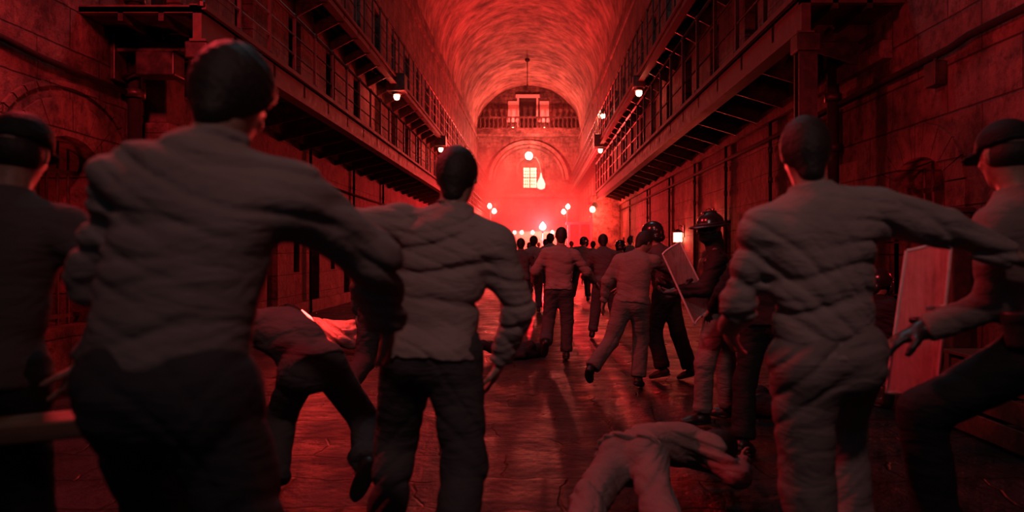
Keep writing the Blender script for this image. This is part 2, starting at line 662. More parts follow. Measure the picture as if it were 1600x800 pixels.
for k, x in enumerate((-2.45, 0.42)):
    struct('trim_%d' % (7 + k), MB().box(x, x + 0.85, YB - 0.40, YB - 0.25, 13.3, 15.05, 0.03).box(x - 0.08, x + 0.93, YB - 0.46, YB - 0.25, 13.12, 13.3), M['pale'])

# balustrade of the balcony
bl = thing('balustrade', 'stone balustrade along the balcony under the vault end', 'balustrade', (0, YB - 1.38, 12.34))
MB().box(XL + .05, XR - .05, -.12, .12, 0.98, 1.12, 0.02).build('top_rail', M['lunette'], bl)
MB().box(XL + .05, XR - .05, -.12, .12, 0.0, 0.12, 0.02).build('bottom_rail', M['lunette'], bl)
bs = MB().lathe([(.05, 0), (.09, .04), (.06, .12), (.13, .30), (.11, .42), (.055, .62), (.08, .78), (.10, .86)], n=10)
first = None
for i in range(23):
    x = XL + 0.3 + i * 0.39
    if first is None:
        first = bs.build('baluster', M['lunette'], bl, True, (x, 0, 0.12))
    else:
        share(first, 'baluster', bl, (x, 0, 0.12))

# lit window in the niche
W0, W1, WZ0, WZ1 = -1.06, 0.12, 7.28, 9.12
wy = YB + 0.88
struct('window_1', MB().box(W0, W1, wy - 0.04, wy, WZ0, WZ1), M['winglow'])
fr = MB()
fr.box(W0 - .1, W0, wy - .14, wy, WZ0 - .1, WZ1 + .1).box(W1, W1 + .1, wy - .14, wy, WZ0 - .1, WZ1 + .1)
fr.box(W0, W1, wy - .14, wy, WZ0 - .1, WZ0).box(W0, W1, wy - .14, wy, WZ1, WZ1 + .1)
fr.box(-.52, -.42, wy - .10, wy - .03, WZ0, WZ1)
for k in range(1, 6):
    zz = WZ0 + (WZ1 - WZ0) * k / 6
    w2 = .045 if k == 3 else .022
    fr.box(W0, W1, wy - .09, wy - .03, zz - w2, zz + w2)
for xx in (-.87, -.68, -.28, -.09):
    fr.box(xx - .02, xx + .02, wy - .08, wy - .03, WZ0, WZ1)
struct('trim_9', fr, M['door'])
# arched surround round the window
mb = MB()
vs = []
pr = [(-1.50, 7.2)] + [(-.47 + 1.03 * math.cos(t), 9.0 + 1.03 * math.sin(t)) for t in [PI - PI * i / 16 for i in range(17)]] + [(.56, 7.2)]
for i, (x, z) in enumerate(pr):
    cx, cz = (-.47, max(7.2, min(z, 9.0)))
    dx, dz = x - cx, z - cz
    l = math.hypot(dx, dz) or 1
    for k in (0, .24):
        for yy in (wy - .18, wy):
            vs.append((x + dx / l * k, yy, z + dz / l * k))
fs = []
for i in range(len(pr) - 1):
    a = 4 * i
    fs += [(a, a + 4, a + 6, a + 2), (a, a + 1, a + 5, a + 4), (a + 2, a + 6, a + 7, a + 3)]
mb.add(vs, fs)
struct('trim_10', mb, M['trim'])

# cell doors set back in the side walls
nd = 1
door_meshes = {}


def door_mesh(w, h):
    mb = MB()
    mb.box(0, 0.05, 0.0, w, 0.0, h)
    mb.box(-0.02, 0.0, 0.0, 0.06, 0, h).box(-0.02, 0.0, w - 0.06, w, 0, h).box(-0.02, 0, 0.06, w - 0.06, h - 0.07, h).box(-0.02, 0, 0.06, w - 0.06, h * .48, h * .48 + .06)
    mb.box(-0.035, 0.0, w * .35, w * .65, h * .72, h * .80)
    for k in range(3):
        z = h * .56 + .05 * k
        mb.box(-0.015, 0, w * .2, w * .8, z, z + .012)
    mb.tube([(-0.01, w * .82, h * .42), (-0.06, w * .82, h * .42), (-0.06, w * .82, h * .54), (-0.01, w * .82, h * .54)], .012, 6)
    return mb


for side, lst in ((-1, left_doors), (1, right_doors)):
    for (y, w, z0, z1, e) in lst:
        nd += 1
        key = (w, round(z1 - z0, 2))
        if key not in door_meshes:
            me = door_mesh(w, z1 - z0).mesh('cell_door')
            me.materials.append(M['door'])
            door_meshes[key] = me
        o = bpy.data.objects.new('door_%d' % nd, door_meshes[key])
        COL.objects.link(o)
        o.location = (XR + 0.22, y, z0) if side > 0 else (XL - 0.22, y + w, z0)
        if side < 0:
            o.rotation_euler = (0, 0, PI)
        o['kind'] = 'structure'

# the two large barred openings near the camera
def grille(num, X, side, y0, y1, z0, z1, rise):
    mb = MB()
    c, r = (y0 + y1) / 2, (y1 - y0) / 2
    x = X + side * 0.24
    k = 6
    for i in range(1, k):
        y = y0 + (y1 - y0) * i / k
        top = z1 - rise + rise * math.sqrt(max(0, 1 - ((y - c) / r) ** 2))
        mb.tube([(x, y, z0), (x, y, top)], 0.017, 8)
    for z in (z0 + 0.10, z0 + (z1 - z0) * .45, z1 - rise - 0.02):
        mb.box(x - .012, x + .012, y0, y1, z - .025, z + .025)
    return struct('window_%d' % num, mb, M['iron'])


grille(2, XL, -1, LW[0], LW[1], 0.56, 2.68, 0.34)
grille(3, XR, 1, RW[0], RW[1], 0.30, 2.38, 0.30)
lamp('cell_light_left', 'POINT', (XL - 0.5, 8.6, 1.7), 7, (1, .03, .04), 0.05)
lamp('cell_light_right', 'POINT', (XR + 0.5, 7.75, 1.6), 16, (1, .03, .04), 0.05)


def voussoirs(num, X, side, y0, y1, zs, rise, band, nst):
    """ring of dressed stones round a flat arch, with the jamb stones"""
    mb = MB()
    c, r = (y0 + y1) / 2, (y1 - y0) / 2
    x0, x1 = X - side * 0.03, X + side * 0.05
    for i in range(nst):
        a0, a1 = PI * (i + .03) / nst, PI * (i + .97) / nst
        pts = []
        for a, rr in ((a0, 0), (a1, 0), (a1, band), (a0, band)):
            pts.append((c + (r + rr) * math.cos(a), zs + (rise + rr) * math.sin(a)))
        mb.add([(x, y, z) for x in (x0, x1) for (y, z) in pts], [(0, 1, 2, 3), (7, 6, 5, 4), (0, 4, 5, 1), (1, 5, 6, 2), (2, 6, 7, 3), (3, 7, 4, 0)])
    for k in range(3):
        for yy, s in ((y0, -1), (y1, 1)):
            wdt = band * (0.75 if k % 2 else 1.05)
            lo, hi = sorted((yy, yy + s * wdt))
            mb.box(min(x0, x1), max(x0, x1), lo, hi, zs - 0.58 * (k + 1) + .01, zs - 0.58 * k - .01)
    struct('trim_%d' % num, mb, M['wall'])


voussoirs(11, XL, -1, LW[0], LW[1], 2.34, 0.34, 0.42, 9)
voussoirs(12, XR, 1, RW[0], RW[1], 2.08, 0.30, 0.34, 9)
# relieving arch scar above the left opening
mb = MB()
for i in range(14):
    a0, a1 = PI * (.12 + .76 * i / 14), PI * (.12 + .76 * (i + .9) / 14)
    pts = [(8.6 + rr * 1.25 * math.cos(a), 2.36 + rr * 0.86 * math.sin(a)) for a, rr in ((a0, 1), (a1, 1), (a1, 1.07), (a0, 1.07))]
    mb.add([(x, y, z) for x in (XL + .035, XL - .05) for (y, z) in pts], [(0, 1, 2, 3), (7, 6, 5, 4), (0, 4, 5, 1), (1, 5, 6, 2), (2, 6, 7, 3), (3, 7, 4, 0)])
struct('trim_13', mb, M['wall'])
# stone buttress in the left wall and ledges along both walls
mb = MB().box(XL - .05, XL + .34, 10.2, 10.85, 0, 3.12, 0.03).box(XL - .05, XL + .40, 10.14, 10.91, 2.62, 2.72, 0.01).box(XL - .05, XL + .28, 10.25, 10.8, 3.12, 4.0, 0.02)
struct('trim_14', mb, M['trim'])
struct('baseboard_left', MB().box(XL - .02, XL + .06, 9.3, YB, 0.0, 0.28), M['trim'])
struct('baseboard_right', MB().box(XR - .06, XR + .02, 8.7, YB, 0.0, 0.26), M['trim'])
struct('trim_15', MB().box(XL - .02, XL + .10, 11.0, YB, G1 - .42, G1 - .20).box(XL - .02, XL + .08, 11, YB, SPRING - .9, SPRING - .65), M['trim'])
struct('trim_16', MB().box(XR - .10, XR + .02, 8.6, YB, G1 - .62, G1 - .42).box(XR - .08, XR + .02, 8.6, YB, SPRING - .9, SPRING - .65), M['trim'])
# the pier that closes the right gallery, and the pale partitions beyond it
struct('trim_17', MB().box(2.68, XR, 36.0, 37.6, 0, 4.0, 0.04).box(2.58, XR, 35.9, 37.7, 3.72, 4.02, 0.02), M['trim'])
mb = MB().box(1.95, XR, 46.0, 46.4, 0, 3.0)
mb.box(1.85, XR, 45.9, 46.5, 3.0, 3.16)
mb.box(1.95, 2.10, 45.86, 46.0, 0, 3.0).box(2.62, 2.74, 45.9, 46.0, 0, 3.0).box(3.36, 3.5, 45.9, 46.0, 0, 3.0)
struct('wall_partition', mb, M['pale'])
mb = MB().box(-2.3, 3.5, 63.0, 63.3, 0, 2.85).box(-2.4, 3.6, 62.9, 63.4, 2.85, 3.05)
for k in range(7):
    x = -2.3 + k * 0.95
    mb.box(x, x + .10, 62.93, 63.0, 0, 2.85)
struct('wall_screen', mb, M['pale'])


# ------------------------------------------------------------------ iron galleries
def gallery(name, label, wallx, edge, y0, y1, zf, fascia_h, rail_h, step, posts_r, columns=(), end_h=.10, colw=.075):
    """wall-hung walkway: plate, edge beam, brackets, railing"""
    side = 1 if edge > 0 else -1
    r = thing(name, label, 'walkway', (edge, y0, 0))
    L = y1 - y0
    w = abs(wallx - edge)
    s = side
    lo, hi = sorted((0, s * w))
    mb = MB().box(lo, hi, 0, L, zf - .06, zf)
    mb.build('deck_plate', M['deck'], r)
    a, b = sorted((0, s * .10))
    a2, b2 = sorted((-s * .05, s * .14))
    mb = MB().box(a, b, 0, L, zf - fascia_h, zf - .02).box(a2, b2, 0, L, zf - .03, zf + .035).box(a2, b2, 0, L, zf - fascia_h - .03, zf - fascia_h)
    mb.build('edge_beam', M['fascia'], r)
    mb = MB().box(lo, hi, 0, .09, zf - end_h, zf + .02)
    mb.build('end_beam', M['fascia'], r)
    # brackets under the plate
    m = MB().box(lo, hi, -.05, .05, -.20, 0)
    m.add([(s * .12, -.02, -.20), (s * w, -.02, -.20), (s * w, -.02, -.50), (s * .12, .02, -.20), (s * w, .02, -.20), (s * w, .02, -.50)],
          [(0, 1, 2), (5, 4, 3), (0, 3, 4, 1), (1, 4, 5, 2), (2, 5, 3, 0)])
    m.tube([(s * w * .55, -.3, -.11), (s * w * .55, .3, -.11)], .02, 6)
    first = None
    nb = int(L / 1.45)
    for i in range(nb + 1):
        loc = (0, 1.0 + i * (L - 1.1) / max(1, nb), zf - .06)
        if first is None:
            first = m.build('bracket', M['iron'], r, False, loc)
        else:
            share(first, 'bracket', r, loc)
    # lengthwise runners under the plate
    mr = MB()
    for q in (.33, .66):
        a, b = sorted((s * w * q - .03, s * w * q + .03))
        mr.box(a, b, 0, L, zf - .16, zf - .06)
    mr.build('runner', M['iron'], r)
    # railing
    MB().tube([(0, 0, zf + rail_h), (0, L, zf + rail_h)], posts_r * 1.25, 8).build('handrail', M['rail'], r, True)
    for q in (.34, .67):
        MB().tube([(0, 0, zf + rail_h * q), (0, L, zf + rail_h * q)], posts_r * .62, 6).build('mid_rail', M['rail'], r, True)
    MB().tube([(0, 0, zf + rail_h), (s * w, 0, zf + rail_h)], posts_r, 6).tube([(0, 0, zf + rail_h * .5), (s * w, 0, zf + rail_h * .5)], posts_r * .6, 6).build('end_rail', M['rail'], r, True)
    mp = MB().box(-posts_r, posts_r, -posts_r, posts_r, 0, rail_h).lathe([(posts_r * 2, 0), (posts_r * 2, .05), (posts_r * 1.2, .08)], n=8)
    mp.lathe([(.001, rail_h - .05), (posts_r * 1.7, rail_h - .03), (posts_r * 1.9, rail_h), (posts_r * 1.7, rail_h + .03), (.001, rail_h + .06)], n=8)
    first = None
    n = min(99, int(L / step))
    for i in range(n + 1):
        loc = (0, L * i / n, zf)
        if first is None:
            first = mp.build('post', M['iron'], r, False, loc)
        else:
            share(first, 'post', r, loc)
    for (cy, cz0) in columns:
        mc = MB()
        h = zf - fascia_h
        q = colw / .075
        mc.box(-.075 * q, .075 * q, -.06, .06, cz0, h - .2).box(-.12, .12, -.12, .12, cz0, cz0 + .25, .02)
        mc.box(-.13, .13, -.13, .13, h - .22, h - .02, .02).box(-.10 * q, .10 * q, -.085, -.06, cz0, h - .2).box(-.10 * q, .10 * q, .06, .085, cz0, h - .2)
        mc.build('column', M['iron'], r, False, (s * .08, cy - y0, 0))
    return r



gallery('iron_walkway', 'long lower iron walkway with railing on the left wall, on thin columns', XL, -3.8, 8.75, 69.5, G1, .36, 0.92, 1.12, .022, [(8.9, 0)], .07, .05)
gallery('iron_walkway', 'lower iron walkway on the right wall ending at the red stone pier', XR, 2.88, 8.3, 36.2, G1, .40, 1.34, 1.30, .026, [(8.4, 0)])
gallery('iron_walkway', 'upper iron walkway high on the left wall below the vault', XL, -4.5, 10.0, 69.5, G2, .22, 1.40, 1.02, .022)
gallery('iron_walkway', 'upper iron walkway high on the right wall below the vault', XR, 3.3, 9.2, 69.5, G2, .24, 1.45, 1.10, .024)


# tall conduits between the tiers of the left upper wall, thin down pipes on both walls
def pipe(label, pts, r, collars=(), cat='pipe', group=None, name='wall_pipe'):
    b = Vector(pts[0])
    rt = thing(name, label, cat, b, 0, group)
    MB().tube([Vector(p) - b for p in pts], r, 10).build('pipe', M['conduit'], rt, True)
    for c in collars:
        c = Vector(c) - b
        MB().lathe([(r * 1.02, -.05), (r * 1.45, -.05), (r * 1.45, .05), (r * 1.02, .05)], c, 12).build('collar', M['iron'], rt, True)
    return rt


pipe('thick drain pipe with collars on the right wall beside the iron column', [(3.88, 10.0, 0.0), (3.88, 10.0, 3.95)], .075,
     [(3.88, 10.0, z) for z in (.5, 1.3, 2.1, 2.75, 3.4)])
pipe('thin bent conduit curving down to the thick drain pipe', [(3.93, 9.0, 3.92), (3.9, 9.98, 3.92), (3.86, 10.5, 3.7), (3.86, 10.7, 3.2), (3.86, 10.5, 2.6), (3.88, 10.1, 2.35)], .018)
pipe('long dark conduit running along the right wall above the barred window', [(3.96, 2.2, 3.36), (3.95, 7.0, 3.37), (3.94, 7.3, 3.33), (3.95, 12, 3.30), (3.95, 36, 3.30)], .035)
pipe('long dark conduit running along the left wall above the arched opening', [(-5.15, 2.5, 3.44), (-5.15, 7.4, 3.47), (-5.14, 8.0, 3.42), (-5.15, 10.1, 3.40)], .035)
pipe('second conduit higher on the left wall toward the walkway end', [(-5.16, 3.0, 3.98), (-5.16, 7.2, 3.98), (-5.16, 7.25, 4.3), (-5.16, 7.25, 6.5)], .03)
pipe('dark upright drain pipe beside the stone buttress on the left wall', [(-5.08, 9.75, 0.0), (-5.08, 9.75, 6.8)], .085, [(-5.08, 9.75, z) for z in (1.0, 2.4, 3.4, 4.6)])
for k, (y, z0) in enumerate(((12.9, 0), (15.9, 0), (19.0, 0), (22.6, 0), (27.0, 0), (32.0, 0))):
    pipe('thin upright cable pipe on the right wall, %s from the camera' % ('nearest', 'second', 'third', 'fourth', 'fifth', 'farthest')[k],
         [(3.95, y, z0), (3.95, y, 3.72)], .028, [(3.95, y, 2.6), (3.95, y, 3.1)], 'pipe', 'thin upright pipes under the right walkway')
for k, y in enumerate((13.6, 17.6, 21.8, 26.0)):
    pipe('thin upright cable pipe on the left wall, %s from the camera' % ('nearest', 'second', 'third', 'farthest')[k],
         [(-5.14, y, 0), (-5.14, y, 3.74)], .032, [(-5.14, y, 2.5), (-5.14, y, 3.2)], 'pipe', 'thin upright pipes under the left walkway')
pipe('lower conduit along the left wall under the walkway', [(-5.15, 11.2, 3.05), (-5.14, 24, 3.0), (-5.15, 60, 3.05)], .03)

# bracket lamp arm on the left wall (unlit)
r = thing('wall_bracket', 'dark iron bracket shelf sticking out of the left wall above the buttress', 'bracket', (XL, 9.55, 3.86))
MB().box(0, 1.05, -.10, .10, 0, .05, .01).build('arm', M['rail'], r)
MB().box(0, .06, -.16, .16, -.35, .30, .01).build('wall_plate', M['iron'], r)
MB().tube([(.05, 0, -.3), (.45, 0, -.12), (.62, 0, 0)], .022, 8).build('brace', M['iron'], r, True)
MB().box(.30, .78, -.15, .15, -.30, 0, .02).build('lamp_box', M['iron'], r)
r = thing('junction_box', 'small dark junction box on the right wall under the long conduit', 'box', (3.93, 7.55, 3.16))
MB().box(-.06, .07, -.10, .10, -.14, .10, .012).build('box_body', M['iron'], r)
MB().tube([(.0, 0, .1), (.02, 0, .17)], .02, 8).build('cable_gland', M['iron'], r)
r = thing('junction_box', 'dark switch box on the right wall behind the iron column', 'box', (3.92, 10.9, 2.9))
MB().box(-.10, .08, -.18, .18, -.35, .35, .015).build('box_body', M['iron'], r)
MB().box(-.12, -.10, -.14, .14, -.30, .30, .006).build('box_lid', M['iron'], r)


# ------------------------------------------------------------------ lamps of the hall
def hang_lamp(label, loc, br, box, glow, group='hanging lamps under the upper walkways'):
    r = thing('hanging_lamp', label, 'lamp', loc, 0, group)
    MB().box(-box, box, -box, box, .10, .10 + box * 1.9, .03).build('housing', M['iron'], r)
    MB().lathe([(br * .5, .10), (br * 1.5, .07), (br * 1.6, .04), (br * 1.1, .02)], n=14).build('lamp_shade', M['iron'], r, True)
    MB().lathe([(.01, -br * 1.5), (br * .6, -br * 1.35), (br * .95, -br * .7), (br, -br * .1), (br * .8, .04)], n=14).build('bulb', glow, r, True)
    return r


hang_lamp('glowing lamp under a dark box below the near left upper walkway', (-4.5, 25.0, 6.48), .10, .30, M['bulb'])
lamp('hanging_lamp_light', 'POINT', (-4.25, 24.8, 6.2), 80, WARM, .1)
MB_ = None
hang_lamp('small glowing lamp farther along the left upper walkway', (-4.5, 36.7, 6.32), .11, .26, M['bulb'])
lamp('hanging_lamp_light', 'POINT', (-4.2, 36.5, 6.0), 80, WARM, .1)
hang_lamp('red glowing lamp below the near part of the right upper walkway', (3.3, 24.4, 6.48), .10, .20, M['bulb'])
lamp('hanging_lamp_light', 'POINT', (3.05, 24.1, 6.2), 42, (1, .05, .04), .1)
hang_lamp('red glowing lamp under a dark box farther along the right upper walkway', (3.3, 38.8, 6.55), .11, .34, M['bulb'])
lamp('hanging_lamp_light', 'POINT', (3.0, 38.5, 6.2), 60, (1, .05, .04), .1)
hang_lamp('pale lamp among the railing posts of the right upper walkway', (3.55, 40.2, 8.55), .12, .12, M['white_glow'])
lamp('hanging_lamp_light', 'POINT', (3.2, 39.9, 8.4), 110, (1, .25, .16), .1)


def wall_lantern(label, loc, s, glow, power):
    """loc on the right wall face; lantern hangs off a bent arm"""
    r = thing('wall_lantern', label, 'lantern', loc, 0, 'square lanterns on the right wall')
    MB().box(-.03, 0, -.07, .07, -.02, .30, .008).build('wall_plate', M['iron'], r)
    MB().tube([(0, 0, .24), (-.10, 0, .30), (-.17, 0, .28), (-.17, 0, .20)], .012, 8).build('arm', M['iron'], r, True)
    MB().lathe([(.02, .20), (s * .8, .14), (s * 1.0, .11), (s * .95, .10)], (-.17, 0, 0), 4).build('lantern_roof', M['iron'], r)
    MB().box(-.17 - s * .62, -.17 + s * .62, -s * .62, s * .62, -s * .9, .10, .008).build('glass', glow, r)
    f = MB()
    for a in (-1, 1):
        for b in (-1, 1):
            f.tube([(-.17 + a * s * .66, b * s * .66, -s * .95), (-.17 + a * s * .66, b * s * .66, .11)], .009, 6)
    f.box(-.17 - s * .72, -.17 + s * .72, -s * .72, s * .72, -s * 1.0, -s * .92)
    f.build('frame', M['iron'], r)
    lamp('lantern_light', 'POINT', (loc[0] - .17 - s * 1.6, loc[1] - .12, loc[2] - .05), power, (1, .05, .035), .08)


wall_lantern('bright square lantern on the right wall above the tilted shield', (XR, 20.6, 1.80), .155, M['bulb'], 75)
wall_lantern('small square lantern low on the right wall behind the crowd', (XR, 31.6, 1.43), .17, M['bulb'], 60)
wall_lantern('small red lantern on the right wall just behind the guard helmet', (XR, 17.2, 2.06), .13, M['bulb_small'], 36)

r = thing('pier_lamp', 'bright bulb lamp at the top corner of the red stone pier', 'lamp', (2.72, 35.9, 3.32))
MB().tube([(0, 0, .2), (-.04, -.12, .26), (-.05, -.2, .18)], .016, 8).build('arm', M['iron'], r, True)
MB().lathe([(.01, -.13), (.09, -.10), (.13, 0), (.09, .10), (.03, .15)], (-.05, -.22, .03), 14).build('bulb', M['bulb'], r, True)
lamp('pier_lamp_light', 'POINT', (2.4, 34.9, 3.0), 900, (1, .06, .04), .12)


def post_lamp(label, x, y, tops):
    r = thing('lamp_post', label, 'lamp post', (x, y, 0), 0, 'twin bulb lamp posts of the far hall')
    MB().tube([(0, 0, 0), (0, 0, .3), (0, 0, 4.9)], [.10, .06, .045], 10).build('pole', M['iron'], r, True)
    MB().lathe([(.22, 0), (.22, .08), (.12, .2), (.07, .4)], n=14).build('base', M['iron'], r, True)
    for (dx, z) in tops:
        MB().tube([(0, 0, z + .05), (dx * .6, 0, z + .12), (dx, 0, z + .2)], .02, 8).build('arm', M['iron'], r, True)
        MB().lathe([(.01, -.16), (.10, -.13), (.155, 0), (.10, .12), (.04, .2)], (dx, 0, z), 14).build('bulb', M['white_glow'], r, True)


post_lamp('lamp post with two glowing bulbs at the left of the far hall', -3.2, 55.0, ((-.05, 4.65), (.28, 4.28)))
post_lamp('lamp post with two glowing bulbs at the right of the far hall', 2.3, 55.0, ((.05, 4.60), (-.25, 4.24)))

r = thing('arch_lamp', 'large white globe lamp hanging in the crown of the great arch', 'lamp', (-.55, 68.9, 9.98))
MB().tube([(0, 1.0, .9), (0, .1, .9), (0, 0, .8), (0, 0, .3)], .03, 8).build('arm', M['iron'], r, True)
MB().lathe([(.02, -.34), (.21, -.28), (.32, -.08), (.34, .04), (.24, .25), (.06, .33)], n=20).build('globe', M['white_glow'], r, True)
r = thing('niche_lantern', 'pale glowing lantern on a curved arm right of the lit window', 'lantern', (.55, YB + .5, 7.1))
MB().tube([(-.95, .2, 2.9), (-.45, .1, 2.95), (-.15, 0, 2.4), (.02, 0, 1.6), (.05, 0, 1.3)], .04, 8).build('arm', M['pale'], r, True)
MB().lathe([(.10, 0), (.34, .12), (.40, .5), (.26, .85), (.12, 1.1), (.06, 1.45), (.01, 1.6)], n=16).build('glass', m_glow('pale_lantern_glow', (1, .5, .36), 3.0), r, True)
r = thing('ceiling_rod', 'thin dark rod hanging from the crown of the vault', 'rod', (-.6, 60.0, 14.4))
MB().tube([(0, 0, 0), (0, 0, 1.9)], .035, 8).build('rod', M['door'], r, True)
MB().lathe([(.02, 1.78), (.16, 1.86), (.20, 1.96), (.20, 2.06)], n=14).build('ceiling_rose', M['door'], r, True)
MB().lathe([(.01, -.06), (.07, -.02), (.06, .06), (.02, .10)], n=12).build('hook', M['door'], r, True)
for x, wd in ((-2.0, 'left'), (.85, 'right')):
    r = thing('balcony_lamp', 'small lamp on the balcony floor %s of the dark doorway' % wd, 'lamp', (x, YB - .72, 12.34))
    MB().box(-.16, .16, -.12, .12, 0, .16, .02).build('housing', M['iron'], r)
    MB().lathe([(.13, .16), (.12, .22), (.05, .26)], n=12).build('bulb', M['bulb'], r, True)
    lamp('balcony_light', 'POINT', (x, YB - .9, 13.3), 130, WARM, .1)

# string of bulbs across the pale screen
r = thing('string_lights', 'string of round bulbs across the top of the pale screen', 'string lights', (0, 62.3, 2.95))
xs = [-1.66, -1.08, -.2, 1.4, 2.05, 2.68]
MB().tube([(-2.6, 0, .16)] + [(x, 0, .12 + .04 * math.sin(3 * i)) for i, x in enumerate(xs)] + [(3.4, 0, .16)], .018, 6).build('wire', M['door'], r)
MB().tube([(-1.66, 0, -2.95), (-1.66, 0, .16)], .05, 8).build('pole', M['pale'], r, True)
MB().tube([(3.3, 0, -2.95), (3.3, 0, .16)], .05, 8).build('pole', M['pale'], r, True)
for x in xs:
    MB().lathe([(.01, -.14), (.10, -.10), (.13, 0), (.10, .09), (.03, .15)], (x, 0, 0), 12).build('bulb', M['white_glow'], r, True)

# the flare in the crowd
r = thing('signal_flare', 'burning white hot flare on a thin pole above the distant crowd', 'flare', (FLARE[0], FLARE[1], 0))
MB().tube([(0, 0, 0), (0, 0, 2.6)], [.03, .022], 8).build('pole', M['pale'], r, True)
MB().lathe([(.03, 2.5), (.055, 2.55), (.06, 2.72), (.03, 2.74)], n=12).build('cartridge', M['iron'], r, True)
MB().lathe([(.02, 2.70), (.14, 2.75), (.19, 2.86), (.14, 2.99), (.06, 3.08), (.01, 3.16)], n=14).build('flame', m_glow('flare_core', (1, .62, .45), 80), r, True)
for k, (dx, z) in enumerate(((.22, 2.0), (-.24, 1.7), (.26, 1.45), (-.18, 2.15))):
    MB().tube([(0, 0, z - .1), (dx * .6, 0, z), (dx, 0, z + .06), (dx * 1.1, 0, z - .08), (dx * .7, 0, z - .06)], .02, 6).build('scroll', M['pale'], r, True)


# ------------------------------------------------------------------ red smoke in the far hall
t = NT('red_smoke')
p = t.pos()
s = t.sep(p)


def blob(cx, cy, cz, rx, ry, rz, amp):
    q = None
    for i, (c, rr) in enumerate(((cx, rx), (cy, ry), (cz, rz))):
        e = t.math('DIVIDE', t.math('SUBTRACT', s[i], c), rr)
        e = t.math('MULTIPLY', e, e)
        q = e if q is None else t.math('ADD', q, e)
    return t.math('MULTIPLY', t.math('POWER', 2.718, t.math('MULTIPLY', q, -1.0)), amp)


nz = t.ramp(t.noise(p, 0.22, 5, 0.6, 0.6), [(0.38, 0.05), (0.62, 1.5)])
den = t.math('ADD', blob(0.0, 52, 2.0, 5.0, 14, 2.8, 0.050), blob(-3.0, 55, 6.2, 2.3, 8, 1.5, 0.10))
den = t.math('ADD', den, blob(2.7, 47, 4.8, 2.2, 8, 1.9, 0.045))
den = t.math('ADD', t.math('MULTIPLY', den, nz), 0.0006)
vol = t.n('ShaderNodeVolumePrincipled')
t.put(vol.inputs['Color'], (0.9, 0.55, 0.52))
t.put(vol.inputs['Density'], den)
vol.inputs['Anisotropy'].default_value = 0.25
t.t.links.new(vol.outputs[0], t.out.inputs[1])
hz = MB().box(XL + .02, XR - .02, 24.0, YB - .6, 0.02, 12.0).build('red_smoke', t.m)
tag(hz, 'drifting red smoke filling the far end of the hall', 'smoke', None, 'stuff')


# ------------------------------------------------------------------ implicit-surface modelling of bodies and clothes
def V3(*a):
    return np.array(a, dtype=np.float64)


def unit(v):
    v = np.asarray(v, dtype=np.float64)
    return v / (np.linalg.norm(v) + 1e-12)


class Cone:
    """tapered limb; flat < 1 squashes it along axis fr; cut_a / cut_b end it squarely"""
    def __init__(s, a, b, ra, rb, flat=1.0, fr=None, cut_a=False, cut_b=False):
        s.a, s.b, s.ra, s.rb, s.flat, s.fr = np.asarray(a, float), np.asarray(b, float), ra, rb, flat, None if fr is None else unit(fr)
        s.ca, s.cb = cut_a, cut_b
        r = max(ra, rb)
        s.lo, s.hi = np.minimum(s.a, s.b) - r, np.maximum(s.a, s.b) + r

    def d(s, X, Y, Z):
        ab = s.b - s.a
        L2 = float(ab @ ab) + 1e-12
        px, py, pz = X - s.a[0], Y - s.a[1], Z - s.a[2]
        t0 = (px * ab[0] + py * ab[1] + pz * ab[2]) / L2
        t = np.clip(t0, 0, 1)
        qx, qy, qz = px - t * ab[0], py - t * ab[1], pz - t * ab[2]
        if s.fr is not None and s.flat != 1.0:
            f = qx * s.fr[0] + qy * s.fr[1] + qz * s.fr[2]
            l2 = qx * qx + qy * qy + qz * qz + f * f * (1 / s.flat ** 2 - 1)
            dd = (np.sqrt(np.maximum(l2, 0)) - (s.ra + (s.rb - s.ra) * t)) * (0.5 + 0.5 * s.flat)
        else:
            dd = np.sqrt(qx * qx + qy * qy + qz * qz) - (s.ra + (s.rb - s.ra) * t)
        L = math.sqrt(L2)
        if s.cb:
            dd = np.maximum(dd, (t0 - 1) * L)
        if s.ca:
            dd = np.maximum(dd, -t0 * L)
        return dd


class Ell:
    def __init__(s, c, r, ax=None):
        s.c, s.r = np.asarray(c, float), np.asarray(r, float)
        s.ax = np.eye(3) if ax is None else np.array([unit(a) for a in ax])
        e = np.abs(s.ax.T) @ s.r
        s.lo, s.hi = s.c - e, s.c + e

    def d(s, X, Y, Z):
        p = [X - s.c[0], Y - s.c[1], Z - s.c[2]]
        k0 = k1 = 0
        for i in range(3):
            q = s.ax[i][0] * p[0] + s.ax[i][1] * p[1] + s.ax[i][2] * p[2]
            k0 = k0 + (q / s.r[i]) ** 2
            k1 = k1 + (q / s.r[i] ** 2) ** 2
        k0 = np.sqrt(k0)
        return k0 * (k0 - 1) / (np.sqrt(k1) + 1e-9)


